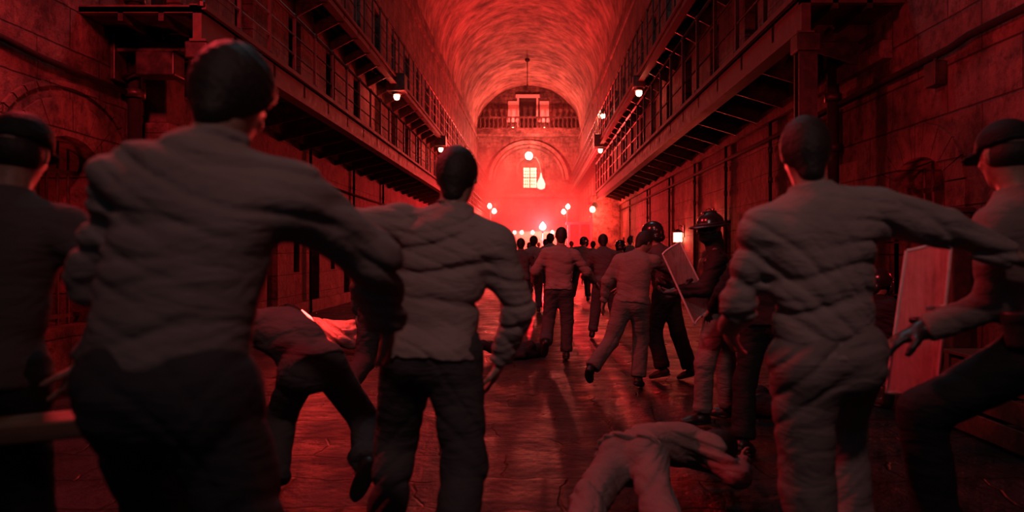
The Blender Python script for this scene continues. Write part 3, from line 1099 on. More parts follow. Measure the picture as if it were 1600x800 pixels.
def folds(seed, amp, freq, axis=(0, 0, 1), sharp=True):
    rs = np.random.RandomState(seed)
    ph = rs.uniform(0, 6.28, 8)
    a = unit(axis)

    def w(x, y, z):
        h = x * a[0] + y * a[1] + z * a[2]
        u = x + 0.6 * y
        q = freq * h + 1.5 * np.sin(5.1 * u + ph[0] + 3 * h) + 0.9 * np.sin(9.0 * u - 7 * h + ph[1]) + 0.6 * np.sin(9 * y + ph[2])
        m = 0.5 + 0.5 * np.sin(5.3 * u + ph[3]) * np.sin(6.7 * h + ph[4] + 2 * u)
        m2 = 0.5 + 0.5 * np.sin(7.9 * u - 4.1 * h + ph[7]) * np.sin(8.3 * h + 3 * y + ph[2])
        c1 = np.exp(-(np.sin(q) / 0.42) ** 2)
        c2 = np.exp(-(np.sin(1.37 * q + 5 * u + ph[5]) / 0.35) ** 2)
        return amp * (1.5 * m * m * c1 + 0.9 * m2 * m2 * c2 - 0.35 + 0.45 * np.sin(4.5 * h + 5 * u + ph[6]))
    return w


def implicit(ops, h, noise=None):
    """ops: ('add', prim, k) | ('cut', point, normal) | ('sub', prim, k); returns verts, faces"""
    lo = np.min([o[1].lo for o in ops if o[0] == 'add'], axis=0) - 4 * h - .012
    hi = np.max([o[1].hi for o in ops if o[0] == 'add'], axis=0) + 4 * h + .012
    n = np.ceil((hi - lo) / h).astype(int) + 1
    g = [lo[i] + h * np.arange(n[i]) for i in range(3)]
    F = np.full(n, 0.3, dtype=np.float32)
    for o in ops:
        if o[0] == 'cut':
            p, m = np.asarray(o[1], float), unit(o[2])
            pl = (g[0][:, None, None] - p[0]) * m[0] + (g[1][None, :, None] - p[1]) * m[1] + (g[2][None, None, :] - p[2]) * m[2]
            F = np.maximum(F, pl.astype(np.float32))
            continue
        pr, k = o[1], o[2]
        a = np.maximum(0, np.floor((pr.lo - k - 3 * h - lo) / h).astype(int))
        b = np.minimum(n, np.ceil((pr.hi + k + 3 * h - lo) / h).astype(int) + 1)
        if np.any(b <= a):
            continue
        sl = tuple(slice(a[i], b[i]) for i in range(3))
        X, Y, Z = g[0][sl[0]][:, None, None], g[1][sl[1]][None, :, None], g[2][sl[2]][None, None, :]
        d = np.broadcast_to(pr.d(X, Y, Z), F[sl].shape)
        c = F[sl]
        if o[0] == 'add':
            if k > 0:
                e = np.maximum(k - np.abs(c - d), 0) / k
                F[sl] = np.minimum(c, d) - e * e * k * 0.25
            else:
                F[sl] = np.minimum(c, d)
        else:
            if k > 0:
                e = np.maximum(k - np.abs(c + d), 0) / k
                F[sl] = np.maximum(c, -d) + e * e * k * 0.25
            else:
                F[sl] = np.maximum(c, -d)
    if noise is not None:
        I = np.nonzero(np.abs(F) < 0.05 + 2 * h)
        F[I] += noise(g[0][I[0]], g[1][I[1]], g[2][I[2]]).astype(np.float32)
    S = F < 0
    cnt = np.zeros(n - 1, dtype=np.int8)
    cs = [(i, j, k) for i in (0, 1) for j in (0, 1) for k in (0, 1)]
    for (i, j, k) in cs:
        cnt += S[i:n[0] - 1 + i, j:n[1] - 1 + j, k:n[2] - 1 + k]
    mx = (cnt > 0) & (cnt < 8)
    I, J, K = np.nonzero(mx)
    idx = np.full(n - 1, -1, dtype=np.int64)
    idx[mx] = np.arange(len(I))
    pos = np.zeros((len(I), 3))
    w = np.zeros(len(I))
    for a in cs:
        for ax in range(3):
            if a[ax]:
                continue
            b = list(a)
            b[ax] = 1
            va = F[I + a[0], J + a[1], K + a[2]]
            vb = F[I + b[0], J + b[1], K + b[2]]
            m = (va < 0) != (vb < 0)
            t = va[m] / (va[m] - vb[m])
            e = np.tile(np.array(a, float), (m.sum(), 1))
            e[:, ax] += t
            pos[m] += e
            w[m] += 1
    pos = lo + h * (np.stack([I, J, K], 1) + pos / w[:, None])
    quads = []
    for ax in range(3):
        s0 = [slice(1, n[i] - 1) for i in range(3)]
        s1 = list(s0)
        s0[ax] = slice(0, n[ax] - 1)
        s1[ax] = slice(1, n[ax])
        A, B = S[tuple(s0)], S[tuple(s1)]
        q = np.nonzero(A != B)
        c = [q[i] + (0 if i == ax else 1) for i in range(3)]
        u, v = (ax + 1) % 3, (ax + 2) % 3

        def cell(du, dv):
            cc = list(c)
            cc[u] = cc[u] + du
            cc[v] = cc[v] + dv
            return idx[cc[0], cc[1], cc[2]]
        f = np.stack([cell(-1, -1), cell(0, -1), cell(0, 0), cell(-1, 0)], 1)
        fl = ~A[q]
        f[fl] = f[fl][:, ::-1]
        quads.append(f)
    f = np.concatenate(quads)
    f = f[(f >= 0).all(1)]
    return pos, f


def solid(name, ops, h, m, parent=None, noise=None, smooth=True):
    v, f = implicit(ops, h, noise)
    me = bpy.data.meshes.new(name)
    me.vertices.add(len(v))
    me.vertices.foreach_set('co', v.astype(np.float32).ravel())
    me.loops.add(f.size)
    me.loops.foreach_set('vertex_index', f.astype(np.int32).ravel())
    me.polygons.add(len(f))
    me.polygons.foreach_set('loop_start', np.arange(0, f.size, 4, dtype=np.int32))
    me.polygons.foreach_set('loop_total', np.full(len(f), 4, dtype=np.int32))
    me.update(calc_edges=True)
    me.validate()
    me.polygons.foreach_set('use_smooth', [smooth] * len(me.polygons))
    me.materials.append(m)
    o = bpy.data.objects.new(name, me)
    COL.objects.link(o)
    if parent:
        o.parent = parent
    return o


def ortho(v, u):
    v = np.asarray(v, float)
    return unit(v - u * (v @ u))


def skeleton(p):
    """joints in metres for a 1.80 m adult who faces +Y; every limb given by its direction"""
    J = {}
    up, uc = unit(p.get('spine', (0, 0, 1))), unit(p.get('chest', p.get('spine', (0, 0, 1))))
    rp, rc = ortho(p.get('hip_right', (1, 0, 0)), up), ortho(p.get('chest_right', p.get('hip_right', (1, 0, 0))), uc)
    J.update(up=up, uc=uc, rp=rp, rc=rc, fp=np.cross(up, rp), fc=np.cross(uc, rc))
    P = V3(0, 0, 0)
    W = P + .20 * up
    N = W + .33 * uc
    J.update(P=P, W=W, N=N)
    for s, k in ((1, 'r'), (-1, 'l')):
        ua, fa = unit(p['ua_' + k]), unit(p['fa_' + k])
        S = N - .055 * uc + s * .175 * rc + .035 * ua + p.get('shrug_' + k, 0) * uc
        E = S + .285 * ua
        Wr = E + .255 * fa
        H = P - .03 * up + s * .092 * rp
        th, sh = unit(p['th_' + k]), unit(p['sh_' + k])
        Kn = H + .445 * th
        A = Kn + .425 * sh
        J.update({'S' + k: S, 'E' + k: E, 'W' + k: Wr, 'H' + k: H, 'K' + k: Kn, 'A' + k: A,
                  'ua' + k: ua, 'fa' + k: fa, 'th' + k: th, 'sh' + k: sh})
        ft = unit(p.get('ft_' + k, ortho(J['fp'], sh)))
        J['ft' + k] = ft
        J['fu' + k] = ortho(-sh, ft)
        pn = p.get('palm_' + k, None)
        pn = ortho(np.cross(fa, J['fc']) * -s if pn is None else pn, fa)
        J['pn' + k] = pn
        J['hs' + k] = np.cross(pn, fa) * s * (1)
    hu = unit(p.get('head', uc * .9 + V3(0, 0, .3)))
    hf = ortho(p.get('look', J['fc']), hu)
    J.update(hu=hu, hf=hf, hr=np.cross(hf, hu), HC=N + .055 * uc + .125 * hu + .012 * hf)
    return J


def hand_ops(J, k, curl):
    w, f, n, sd = J['W' + k], J['fa' + k], J['pn' + k], J['hs' + k]
    ops = [('add', Cone(w - .03 * f, w + .02 * f, .027, .026, .75, n), .012),
           ('add', Ell(w + .052 * f, (.050, .041, .019), (f, sd, n)), .018)]
    for i, (o, L) in enumerate(((.031, .070), (.011, .079), (-.010, .073), (-.030, .058))):
        a = w + .088 * f + o * sd
        d = unit(f + sd * o * 2.4)
        q = a
        for j, (fr, r) in enumerate(((.46, .0098), (.31, .0090), (.23, .0082))):
            ang = curl * (.55 + .5 * j) + .05 * i
            dd = unit(d * math.cos(ang) + n * math.sin(ang))
            b = q + dd * L * fr
            ops.append(('add', Cone(q, b, r, r * .93), .005))
            q = b
    t0 = w + .022 * f + .030 * sd
    t1 = t0 + unit(sd * .75 + f * .65 + n * .25) * .046
    t2 = t1 + unit(sd * .30 + f * .85 + n * .45) * .034
    t3 = t2 + unit(sd * .05 + f * .85 + n * .6) * .024
    ops += [('add', Cone(t0, t1, .015, .0115), .012), ('add', Cone(t1, t2, .0112, .010), .005), ('add', Cone(t2, t3, .010, .008), .005)]
    return ops


def head_ops(J):
    c, u, f, r = J['HC'], J['hu'], J['hf'], J['hr']
    ax = (r, f, u)
    o = [('add', Ell(c + .022 * u - .008 * f, (.076, .096, .098), ax), .02),
         ('add', Ell(c - .045 * u + .030 * f, (.058, .066, .072), ax), .035),
         ('add', Ell(c - .088 * u + .062 * f, (.030, .024, .024), ax), .03),
         ('add', Cone(c + .030 * u + .082 * f - .036 * r, c + .030 * u + .082 * f + .036 * r, .012, .012), .02)]
    for s in (1, -1):
        o.append(('sub', Ell(c + .008 * u + .096 * f + s * .031 * r, (.016, .014, .010), ax), .014))
        o.append(('add', Ell(c + .008 * u + .081 * f + s * .031 * r, (.012, .011, .010), ax), .003))
        o.append(('add', Ell(c - .006 * u - .004 * f + s * .078 * r, (.009, .019, .032), (unit(r * s + f * -.35), unit(f + r * s * .35), u)), .006))
        o.append(('add', Ell(c - .018 * u + .070 * f + s * .038 * r, (.022, .018, .016), ax), .02))
    o += [('add', Cone(c + .018 * u + .092 * f, c - .026 * u + .112 * f, .008, .013), .012),
          ('add', Ell(c - .032 * u + .098 * f, (.018, .011, .009), ax), .010),
          ('add', Cone(c - .058 * u + .088 * f - .018 * r, c - .058 * u + .088 * f + .018 * r, .008, .008), .008),
          ('add', Cone(c - .068 * u + .086 * f - .014 * r, c - .068 * u + .086 * f + .014 * r, .009, .009), .006)]
    return o


def figure(name, label, pose, px, Y, scale=1.0, h=.012, yaw=0.0, shirt='shirt', pants='pants', hair='short', seed=1,
           wear=(), amp=.011, ground=True, z=None, untuck=True, hem=-.05, curl=.45, gloves=None, group=None, cat='person', X=None):
    J = skeleton(pose)
    root = thing(name, label, cat, (0, 0, 0), math.radians(yaw), group)
    root.scale = (scale,) * 3
    P, W, N, up, uc, fp, fc, rp, rc = (J[k] for k in ('P', 'W', 'N', 'up', 'uc', 'fp', 'fc', 'rp', 'rc'))
    # ---- body: one continuous surface
    o = head_ops(J)
    o += [('add', Cone(N - .03 * uc, J['HC'] - .05 * J['hu'] - .012 * J['hf'], .062, .055), .03),
          ('add', Ell(N - .17 * uc, (.140, .088, .19), (rc, fc, uc)), .05),
          ('add', Cone(W, P, .115, .120, .68, fp), .06)]
    for k in 'rl':
        o += [('add', Cone(N - .01 * uc, J['S' + k], .045, .045), .04),
              ('add', Cone(J['S' + k], J['E' + k], .048, .039), .03),
              ('add', Cone(J['E' + k], J['W' + k], .041, .027), .02),
              ('add', Cone(J['H' + k], J['K' + k], .076, .052), .05),
              ('add', Cone(J['K' + k], J['A' + k], .054, .036), .02),
              ('add', Ell(J['K' + k] + .13 * J['sh' + k] - .02 * J['ft' + k], (.047, .047, .11), (rp, np.cross(J['sh' + k], rp), J['sh' + k])), .03),
              ('add', Cone(J['A' + k] - .05 * J['fu' + k], J['A' + k] - .06 * J['fu' + k] + .12 * J['ft' + k], .032, .026), .02)]
    if gloves is None:
        for k in 'rl':
            o += hand_ops(J, k, curl)
    solid('body', o, h, M['skin'], root)
    # ---- trousers
    o = [('add', Ell(P + .02 * up, (.160, .112, .12), (rp, fp, up)), .0),
         ('add', Cone(P + .10 * up, P - .02 * up, .138, .158, .70, fp), .04), ('cut', P + (.09 if untuck else .13) * up, up)]
    for s, k in ((1, 'r'), (-1, 'l')):
        H, K, A = J['H' + k], J['K' + k], J['A' + k]
        o += [('add', Ell(P - .045 * up - .055 * fp + s * .075 * rp, (.088, .080, .095), (rp, fp, up)), .05),
              ('add', Cone(H, K, .110, .087), .06),
              ('add', Cone(K, A - .01 * J['sh' + k], .087, .080, 1, None, False, True), .03),
              ('add', Ell(A - .055 * J['sh' + k], (.082, .088, .045), (rp, np.cross(J['sh' + k], rp), J['sh' + k])), .02)]
    f1, f2 = folds(seed + 50, amp * .55, 19, (.9, .3, .8)), folds(seed + 51, amp * .5, 31, (-.8, .2, .9))
    tr = solid('trousers', o, h, M[pants], root, lambda x, y, zz: f1(x, y, zz) + f2(x, y, zz))
    # ---- shoes
    for k in 'rl':
        A, f, u = J['A' + k], J['ft' + k], J['fu' + k]
        sd = np.cross(f, u)
        o = [('add', Cone(A - .045 * u - .035 * f, A - .052 * u + .10 * f, .043, .040), 0),
             ('add', Ell(A - .058 * u + .125 * f, (.085, .046, .034), (f, sd, u)), .03),
             ('add', Cone(A + .05 * u - .01 * f, A - .04 * u, .048, .045), .03),
             ('cut', A - .085 * u, -u),
             ('add', Ell(A - .080 * u + .055 * f, (.148, .050, .016), (f, sd, u)), .004)]
        solid('shoe', o, max(h * .8, .008), M['leather'], root)
    # ---- shirt
    hem = P + (hem if untuck else .06) * up
    o = [('add', Ell(N - .19 * uc, (.178, .118, .20), (rc, fc, uc)), 0),
         ('add', Cone(N - .13 * uc, W, .172, .160, .70, fc), .05),
         ('add', Cone(W, hem - .03 * up, .160, .186 if untuck else .165, .74, fp), .06)]
    for s, k in ((1, 'r'), (-1, 'l')):
        o += [('add', Ell(N - .15 * uc - .055 * fc + s * .085 * rc, (.085, .06, .11), (rc, fc, uc)), .04)]
    if untuck and (P - hem) @ up > .03:
        for s in (1, -1):
            o.append(('add', Ell(P - .045 * up - .055 * fp + s * .075 * rp, (.106, .102, .125), (rp, fp, up)), .05))
    o += [('cut', hem, -up)]
    for s, k in ((1, 'r'), (-1, 'l')):
        fa = J['fa' + k]
        o += [('add', Cone(N - .025 * uc + s * .02 * rc, J['S' + k] - .005 * uc, .058, .066), .05),
              ('add', Cone(J['S' + k], J['E' + k], .074, .060), .05),
              ('add', Cone(J['E' + k], J['W' + k] - .015 * fa, .062, .047, 1, None, False, True), .025),
              ('add', Cone(J['W' + k] - .065 * fa, J['W' + k] - .012 * fa, .045, .044, 1, None, True, True), .006)]
    o += [('add', Cone(N - .03 * uc, N + .045 * uc + .006 * fc, .074, .068, .92, fc, False, True), .02)]
    f3, f4 = folds(seed, amp, 27, (.12, 0, 1)), folds(seed + 9, amp * .6, 36, (.6, .1, 1))
    sh = solid('shirt', o, h, M[shirt], root, lambda x, y, zz: f3(x, y, zz) + f4(x, y, zz))
    # ---- hair and headgear
    c, u, f, r = J['HC'], J['hu'], J['hf'], J['hr']
    ax = (r, f, u)
    hs = min(h, .010)
    if hair in ('short', 'shaved', 'full'):
        g = {'short': .012, 'shaved': .006, 'full': .024}[hair]
        o = [('add', Ell(c + .024 * u - .010 * f, (.077 + g, .097 + g, .099 + g), ax), 0),
             ('cut', c + .030 * u + .040 * f, unit(f * .9 - u * .42)),
             ('add', Cone(c - .03 * u - .050 * f, c - .090 * u - .044 * f, .056, .044, 1), .03)]
        fh = folds(seed + 77, .0035 if hair != 'shaved' else .001, 110, (.5, .4, .7))
        solid('hair', o, hs, M['hair'], root, fh)
    if hair == 'cap':
        o = [('add', Ell(c + .040 * u - .006 * f, (.094, .112, .092), ax), 0), ('cut', c + .022 * u, -u),
             ('add', Ell(c + .030 * u + .115 * f, (.080, .085, .012), ax), .012)]
        solid('cap', o, hs, M['black'], root)
        solid('hair', [('add', Ell(c - .012 * u - .022 * f, (.084, .088, .070), ax), 0), ('cut', c + .04 * f, f)], hs, M['hair'], root)
    if hair == 'helmet':
        o = [('add', Ell(c + .030 * u - .008 * f, (.122, .142, .128), ax), 0), ('cut', c - .035 * u + .02 * f, unit(-u + f * .35)),
             ('add', Ell(c - .055 * u - .075 * f, (.098, .055, .065), ax), .02),
             ('sub', Ell(c - .03 * u, (.090, .108, .115), ax), .006)]
        hm = solid('helmet', o, hs, M['helmet'], root)
        o = [('add', Ell(c - .025 * u + .03 * f, (.118, .128, .125), ax), 0), ('sub', Ell(c - .025 * u + .026 * f, (.110, .119, .14), ax), 0),
             ('cut', c + .045 * f, -f), ('cut', c + .055 * u, u), ('cut', c - .105 * u, -u)]
        solid('visor', o, .007, M['visor'], hm)
        tb = MB()
        a0 = [c + .055 * u + (.128 * math.sin(t)) * r + (.148 * math.cos(t)) * f for t in [-1.25 + 2.5 * i / 12 for i in range(13)]]
        tb.tube(a0, .008, 6).build('visor_hinge_band', M['leather'], hm, True)
    if hair == 'brimmed':
        o = [('add', Ell(c + .045 * u - .004 * f, (.108, .128, .112), ax), 0), ('cut', c + .030 * u, -u),
             ('add', Ell(c + .030 * u + .012 * f, (.165, .200, .020), ax), .018), ('sub', Ell(c - .02 * u, (.088, .106, .10), ax), .006),
             ('add', Cone(c + .150 * u - .07 * f, c + .150 * u + .07 * f, .012, .012), .02)]
        hm = solid('helmet', o, hs, M['helmet'], root)
        bd = MB()
        ring = [c + .052 * u + .1115 * math.cos(t) * r + (.1315 * math.sin(t) - .004) * f for t in [2 * PI * i / 24 for i in range(25)]]
        bd.tube(ring, .009, 6).build('helmet_band', M['leather'], hm, True)
        o = [('add', Ell(c - .012 * u + .018 * f, (.100, .112, .045), ax), 0), ('cut', c + .035 * f, -f)]
        solid('goggles', o, .007, M['visor'], root)
        o = [('add', Ell(c - .062 * u + .030 * f, (.084, .088, .064), ax), 0), ('add', Cone(c - .06 * u - .02 * f, c - .15 * u - .03 * f, .080, .086), .03)]
        solid('face_scarf', o, hs, M['black'], root)
    if gloves:
        for k in 'rl':
            o = hand_ops(J, k, curl)
            for q in o:
                pr = q[1]
                if isinstance(pr, Cone):
                    pr.ra += .004
                    pr.rb += .004
                    pr.lo = pr.lo - .004
                    pr.hi = pr.hi + .004
                else:
                    pr.r = pr.r + .005
            o.append(('add', Cone(J['W' + k] - .05 * J['fa' + k], J['W' + k] + .01 * J['fa' + k], .047, .036), .015))
            solid('glove', o, min(h, .008), M[gloves], root)
    if 'belt' in wear:
        o = [('add', Cone(P + .075 * up, P + .125 * up, .196, .190, .74, fp, True, True), 0)]
        b = solid('belt', o, h, M['leather'], root)
        for q, (ang, w_) in enumerate(((-2.3, .05), (-2.9, .045), (2.6, .05), (1.7, .05), (-1.5, .055))):
            cc = P + .075 * up + rp * .205 * math.sin(ang) + fp * .158 * math.cos(ang)
            rr = unit(rp * math.sin(ang) * .16 + fp * math.cos(ang) * .2)
            t_ = np.cross(up, rr)
            o = [('add', Cone(cc + .045 * up, cc - .075 * up, w_, w_ * .95, .62, rr, True, True), 0),
                 ('add', Cone(cc + .055 * up, cc + .015 * up, w_ * 1.08, w_ * 1.08, .66, rr, True, True), .004)]
            solid('pouch', o, .009, M['leather'], b)
    if 'vest' in wear:
        o = [('add', Ell(N - .20 * uc, (.198, .148, .19), (rc, fc, uc)), 0), ('add', Cone(N - .2 * uc, P + .10 * up, .192, .185, .74, fc), .05),
             ('cut', P + .09 * up, -up), ('cut', N - .045 * uc, uc)]
        for s in (1, -1):
            o.append(('sub', Ell(N - .11 * uc + s * .235 * rc, (.085, .13, .13), (rc, fc, uc)), .02))
            o.append(('add', Cone(N - .09 * uc + s * .10 * rc + .09 * fc, N + .005 * uc + s * .105 * rc, .035, .035, .6, uc), .02))
            o.append(('add', Cone(N + .005 * uc + s * .105 * rc, N - .09 * uc + s * .10 * rc - .10 * fc, .035, .035, .6, uc), .02))
        solid('vest', o, h, M['leather'], root)
    # ---- put it on the ground
    bpy.context.view_layer.update()
    if z is None:
        zmin = 9
        for ch in root.children:
            if ch.type == 'MESH':
                co = np.empty(len(ch.data.vertices) * 3, dtype=np.float32)
                ch.data.vertices.foreach_get('co', co)
                zmin = min(zmin, float(co.reshape(-1, 3)[:, 2].min()))
        z = -zmin * scale + .002
    root.location = ((px - VPX) / FPX * Y if X is None else X, Y, z)
    root['_J'] = 0
    del root['_J']
    return root, J


def jpx(root, J, key):
    """world position of a joint"""
    a = root.rotation_euler[2]
    s = root.scale[0]
    v = J[key] * s
    return Vector((root.location.x + v[0] * math.cos(a) - v[1] * math.sin(a), root.location.y + v[0] * math.sin(a) + v[1] * math.cos(a), root.location.z + v[2]))


# ------------------------------------------------------------------ people
def rep(nm, r, J):
    if not DEBUG:
        return
    out = []
    for k in ('HC', 'N', 'Sl', 'Sr', 'El', 'Er', 'Wl', 'Wr', 'P', 'Kl', 'Kr', 'Al', 'Ar'):
        w = jpx(r, J, k)
        out.append('%s(%d,%d)' % (k, VPX + FPX * w.x / w.y, VPY - FPX * (w.z - EYE) / w.y))
    print('FIG', nm, 'z%.2f' % r.location.z, ' '.join(out))


DEBUG = False
people = []


def P_(nm, *a, **k):
    r, J = figure(*a, **k)
    rep(nm, r, J)
    people.append((nm, r, J))
    return r, J


# big man, left foreground
P_('B', 'person', 'person in grey shirt running away, biggest at left, arm reaching right', dict(
    spine=(.06, .06, 1), chest=(.16, .12, 1), hip_right=(1, .05, 0), chest_right=(1, .08, .06), head=(.10, .75, 1), look=(.1, 1, -.5),
    ua_r=(.50, .60, -.46), fa_r=(.02, .66, -.72), ua_l=(-.42, .32, -.85), fa_l=(-.25, .85, .15),
    th_r=(.20, .12, -1), sh_r=(.05, -.35, -.95), th_l=(-.16, .62, -.75), sh_l=(-.02, -.25, -1)),
   268, 1.90, 1.07, .008, seed=3, shirt='shirt', pants='pants', amp=.016, hem=.0, hair='full')
# man in the middle left
P_('C', 'person', 'person in grey shirt running away at left of centre, left arm stretched sideways', dict(
    spine=(.06, .06, 1), chest=(.18, .14, 1), hip_right=(1, -.05, 0), chest_right=(1, -.08, -.24), head=(.04, .34, 1), look=(.15, 1, -.25),
    ua_l=(-1, .12, .02), fa_l=(-.90, .38, .06), ua_r=(.36, .10, -.95), fa_r=(-.34, .30, -.95),
    th_l=(-.20, .42, -.9), sh_l=(-.05, -.45, -.9), th_r=(.10, -.08, -1), sh_r=(-.12, -.42, -.9)),
   676, 3.10, 1.0, .008, seed=11, shirt='shirt', pants='pants', amp=.015, hem=-.04)
# man at right
P_('K', 'person', 'person in grey shirt at right, right arm stretched out toward the frame edge', dict(
    spine=(-.08, .02, 1), chest=(-.08, .06, 1), hip_right=(1, .1, 0), chest_right=(1, .06, .07), head=(.0, .34, 1), look=(.1, 1, -.15),
    ua_r=(1, .10, -.18), fa_r=(.92, -.10, -.42), ua_l=(-.22, .22, -.95), fa_l=(.10, .85, -.45),
    th_l=(.06, .05, -1), sh_l=(.12, -.12, -1), th_r=(.18, .72, -.65), sh_r=(-.05, -.45, -.9)),
   1292, 2.75, 1.03, .008, seed=23, shirt='shirt', pants='pants2', amp=.015, hem=-.02, hair='short')
# man at the left edge, in dark jacket
P_('A', 'person', 'person in dark jacket and dark cap cropped by the left edge of the scene', dict(
    spine=(0, .1, 1), chest=(.05, .2, 1), head=(.05, .25, 1), look=(-.2, 1, 0),
    ua_r=(.60, .0, -.62), fa_r=(-.45, -.12, -.80), ua_l=(-.5, .2, -.8), fa_l=(0, .9, .2),
    th_l=(-.1, .5, -.85), sh_l=(0, -.3, -1), th_r=(.1, -.05, -1), sh_r=(.02, -.3, -1)),
   -26, 2.42, 1.01, .010, seed=31, shirt='shirt3', pants='black', hair='cap', amp=.008)
# guard at the right edge
P_('M', 'person', 'person in peaked cap and duty belt at right edge, striding left behind a clear shield', dict(
    spine=(-.10, .06, 1), chest=(-.18, .10, 1), hip_right=(.75, .6, 0), chest_right=(.85, .5, .1), head=(-.05, .25, 1), look=(-.15, 1, -.1),
    ua_l=(.04, .12, -.80), fa_l=(-.68, .10, -.28), ua_r=(.4, .3, -.85), fa_r=(-.1, .9, -.1),
    th_l=(-.62, .22, -.42), sh_l=(.16, .05, -1), th_r=(.42, -.15, -1), sh_r=(.25, -.3, -1)),
   1636, 3.0, 1.07, .010, seed=41, shirt='shirt2', pants='black', hair='cap', wear=('belt',), gloves='leather', amp=.008, untuck=False)
# bent man behind, lower left
P_('D', 'person', 'person bent low and stumbling between the two big men at left', dict(
    spine=(-.45, .35, .5), chest=(-.62, .40, .25), hip_right=(.75, .65, 0), chest_right=(.8, .6, 0), head=(-.75, .2, .25), look=(-.3, .5, -1),
    ua_r=(.2, .5, -.8), fa_r=(-.3, .5, -.7), ua_l=(-.4, .0, -.9), fa_l=(-.3, .4, -.8),
    th_l=(-.40, .60, -.62), sh_l=(.05, -.55, -.80), th_r=(.30, .30, -.60), sh_r=(.20, -.85, -.35)),
   486, 4.15, .93, .010, seed=51, shirt='shirt3', pants='pants', hair='full', amp=.009)
# runner hidden behind the middle man
P_('O', 'person', 'person in dark shirt partly hidden behind the left of centre runner, one foot kicked up', dict(
    spine=(.1, .25, 1), chest=(.15, .4, .9), head=(.1, .5, .9), look=(.1, 1, -.3),
    ua_r=(.4, .3, -.8), fa_r=(.1, .8, .2), ua_l=(-.35, -.3, -.85), fa_l=(-.1, .3, -.9),
    th_l=(-.12, -.1, -1), sh_l=(-.12, -.9, -.35), th_r=(.05, .3, -1), sh_r=(0, -.25, -1)),
   598, 6.3, .93, .012, seed=61, shirt='shirt3', pants='pants', hair='short')
# runner in the centre
P_('E', 'person', 'person with shaved head running away in the middle of the wet floor', dict(
    spine=(.02, .14, 1), chest=(.08, .26, 1), head=(.05, .32, 1), look=(0, 1, -.15),
    ua_l=(-.52, -.10, -.85), fa_l=(-.05, .75, -.55), ua_r=(.55, -.02, -.75), fa_r=(.42, .62, -.50),
    th_r=(.05, .10, -1), sh_r=(-.03, -.12, -1), th_l=(-.10, .05, -1), sh_l=(-.10, -.80, -.60)),
   873, 9.85, .945, .012, seed=71, shirt='shirt2', pants='pants', hair='shaved')
# runner right of centre
P_('F', 'person', 'person with dark cropped hair running away right of the shaved runner', dict(
    spine=(-.02, .15, 1), chest=(.0, .3, 1), head=(.02, .45, 1), look=(0, 1, -.2),
    ua_l=(-.4, .0, -.85), fa_l=(-.1, .7, -.5), ua_r=(.45, .05, -.85), fa_r=(.1, .75, -.3),
    th_r=(.18, .25, -1), sh_r=(.12, -.4, -.9), th_l=(-.12, -.02, -1), sh_l=(-.16, -.20, -1)),
   944, 12.4, .93, .015, seed=81, shirt='shirt3', pants='pants', hair='short')
# man lunging at the guard
P_('G', 'person', 'person in light uniform lunging right against the helmeted man, rear foot trailing', dict(
    spine=(.10, .20, 1), chest=(.20, .32, .95), hip_right=(.9, -.35, 0), chest_right=(.9, -.3, .08), head=(.5, .4, .8), look=(.8, .6, -.2),
    ua_l=(-.52, -.05, -.80), fa_l=(-.12, .35, -.90), ua_r=(.55, .65, -.30), fa_r=(.7, .55, .05),
    th_r=(.06, .30, -1), sh_r=(-.10, -.22, -1), th_l=(-.34, -.10, -1), sh_l=(-.62, -.55, -.75)),
   988, 7.8, .91, .012, seed=91, shirt='shirt2', pants='pants2', hair='short')
# helmeted man in dark jacket
P_('H', 'person', 'person in black helmet and dark jacket leaning left into the man in light uniform', dict(
    spine=(-.10, .05, 1), chest=(-.22, .10, 1), hip_right=(.6, .75, 0), chest_right=(.75, .62, 0), head=(-.25, .2, 1), look=(-.6, .7, -.2),
    ua_l=(-.20, -.20, -.9), fa_l=(-.85, .15, -.25), ua_r=(.3, .5, -.6), fa_r=(-.6, .6, .2),
    th_l=(-.18, .25, -1), sh_l=(.22, -.15, -1), th_r=(.22, -.1, -1), sh_r=(.30, -.2, -1)),
   1040, 8.35, .935, .012, seed=101, shirt='shirt3', pants='black', hair='helmet')
# riot guard with tilted shield
rI, JI = P_('I', 'person', 'person in brimmed black helmet and black jacket holding the tilted red lit shield', dict(
    spine=(-.04, -.02, 1), chest=(-.10, .0, 1), hip_right=(.25, 1, 0), chest_right=(.05, 1, 0), head=(-.10, -.05, 1), look=(-.92, -.42, -.12),
    ua_l=(-.40, -.30, -.85), fa_l=(-.92, .20, -.10), ua_r=(-.30, .25, -.85), fa_r=(-.8, -.15, .05),
    th_l=(-.30, -.10, -1), sh_l=(-.04, .0, -1), th_r=(.16, .06, -1), sh_r=(.10, .12, -1), ft_l=(-1, -.2, 0), ft_r=(-.9, .4, 0)),
   1122, 6.3, .935, .010, seed=111, shirt='black', pants='pants2', hair='brimmed', wear=('vest', 'belt'), gloves='leather', curl=1.0)
# dark guard behind him
P_('J', 'person', 'person in black uniform and helmet striding right behind the man at right', dict(
    spine=(.0, .1, 1), chest=(.05, .2, 1), hip_right=(.8, -.6, 0), head=(.1, .2, 1), look=(.5, .8, 0),
    ua_l=(-.5, .1, -.8), fa_l=(-.1, .7, -.5), ua_r=(.3, .3, -.9), fa_r=(.2, .9, 0),
    th_r=(.3, .35, -1), sh_r=(.1, -.2, -1), th_l=(-.22, -.1, -1), sh_l=(-.12, -.3, -1)),
   1200, 5.3, .92, .012, seed=121, shirt='black', pants='black', hair='helmet')
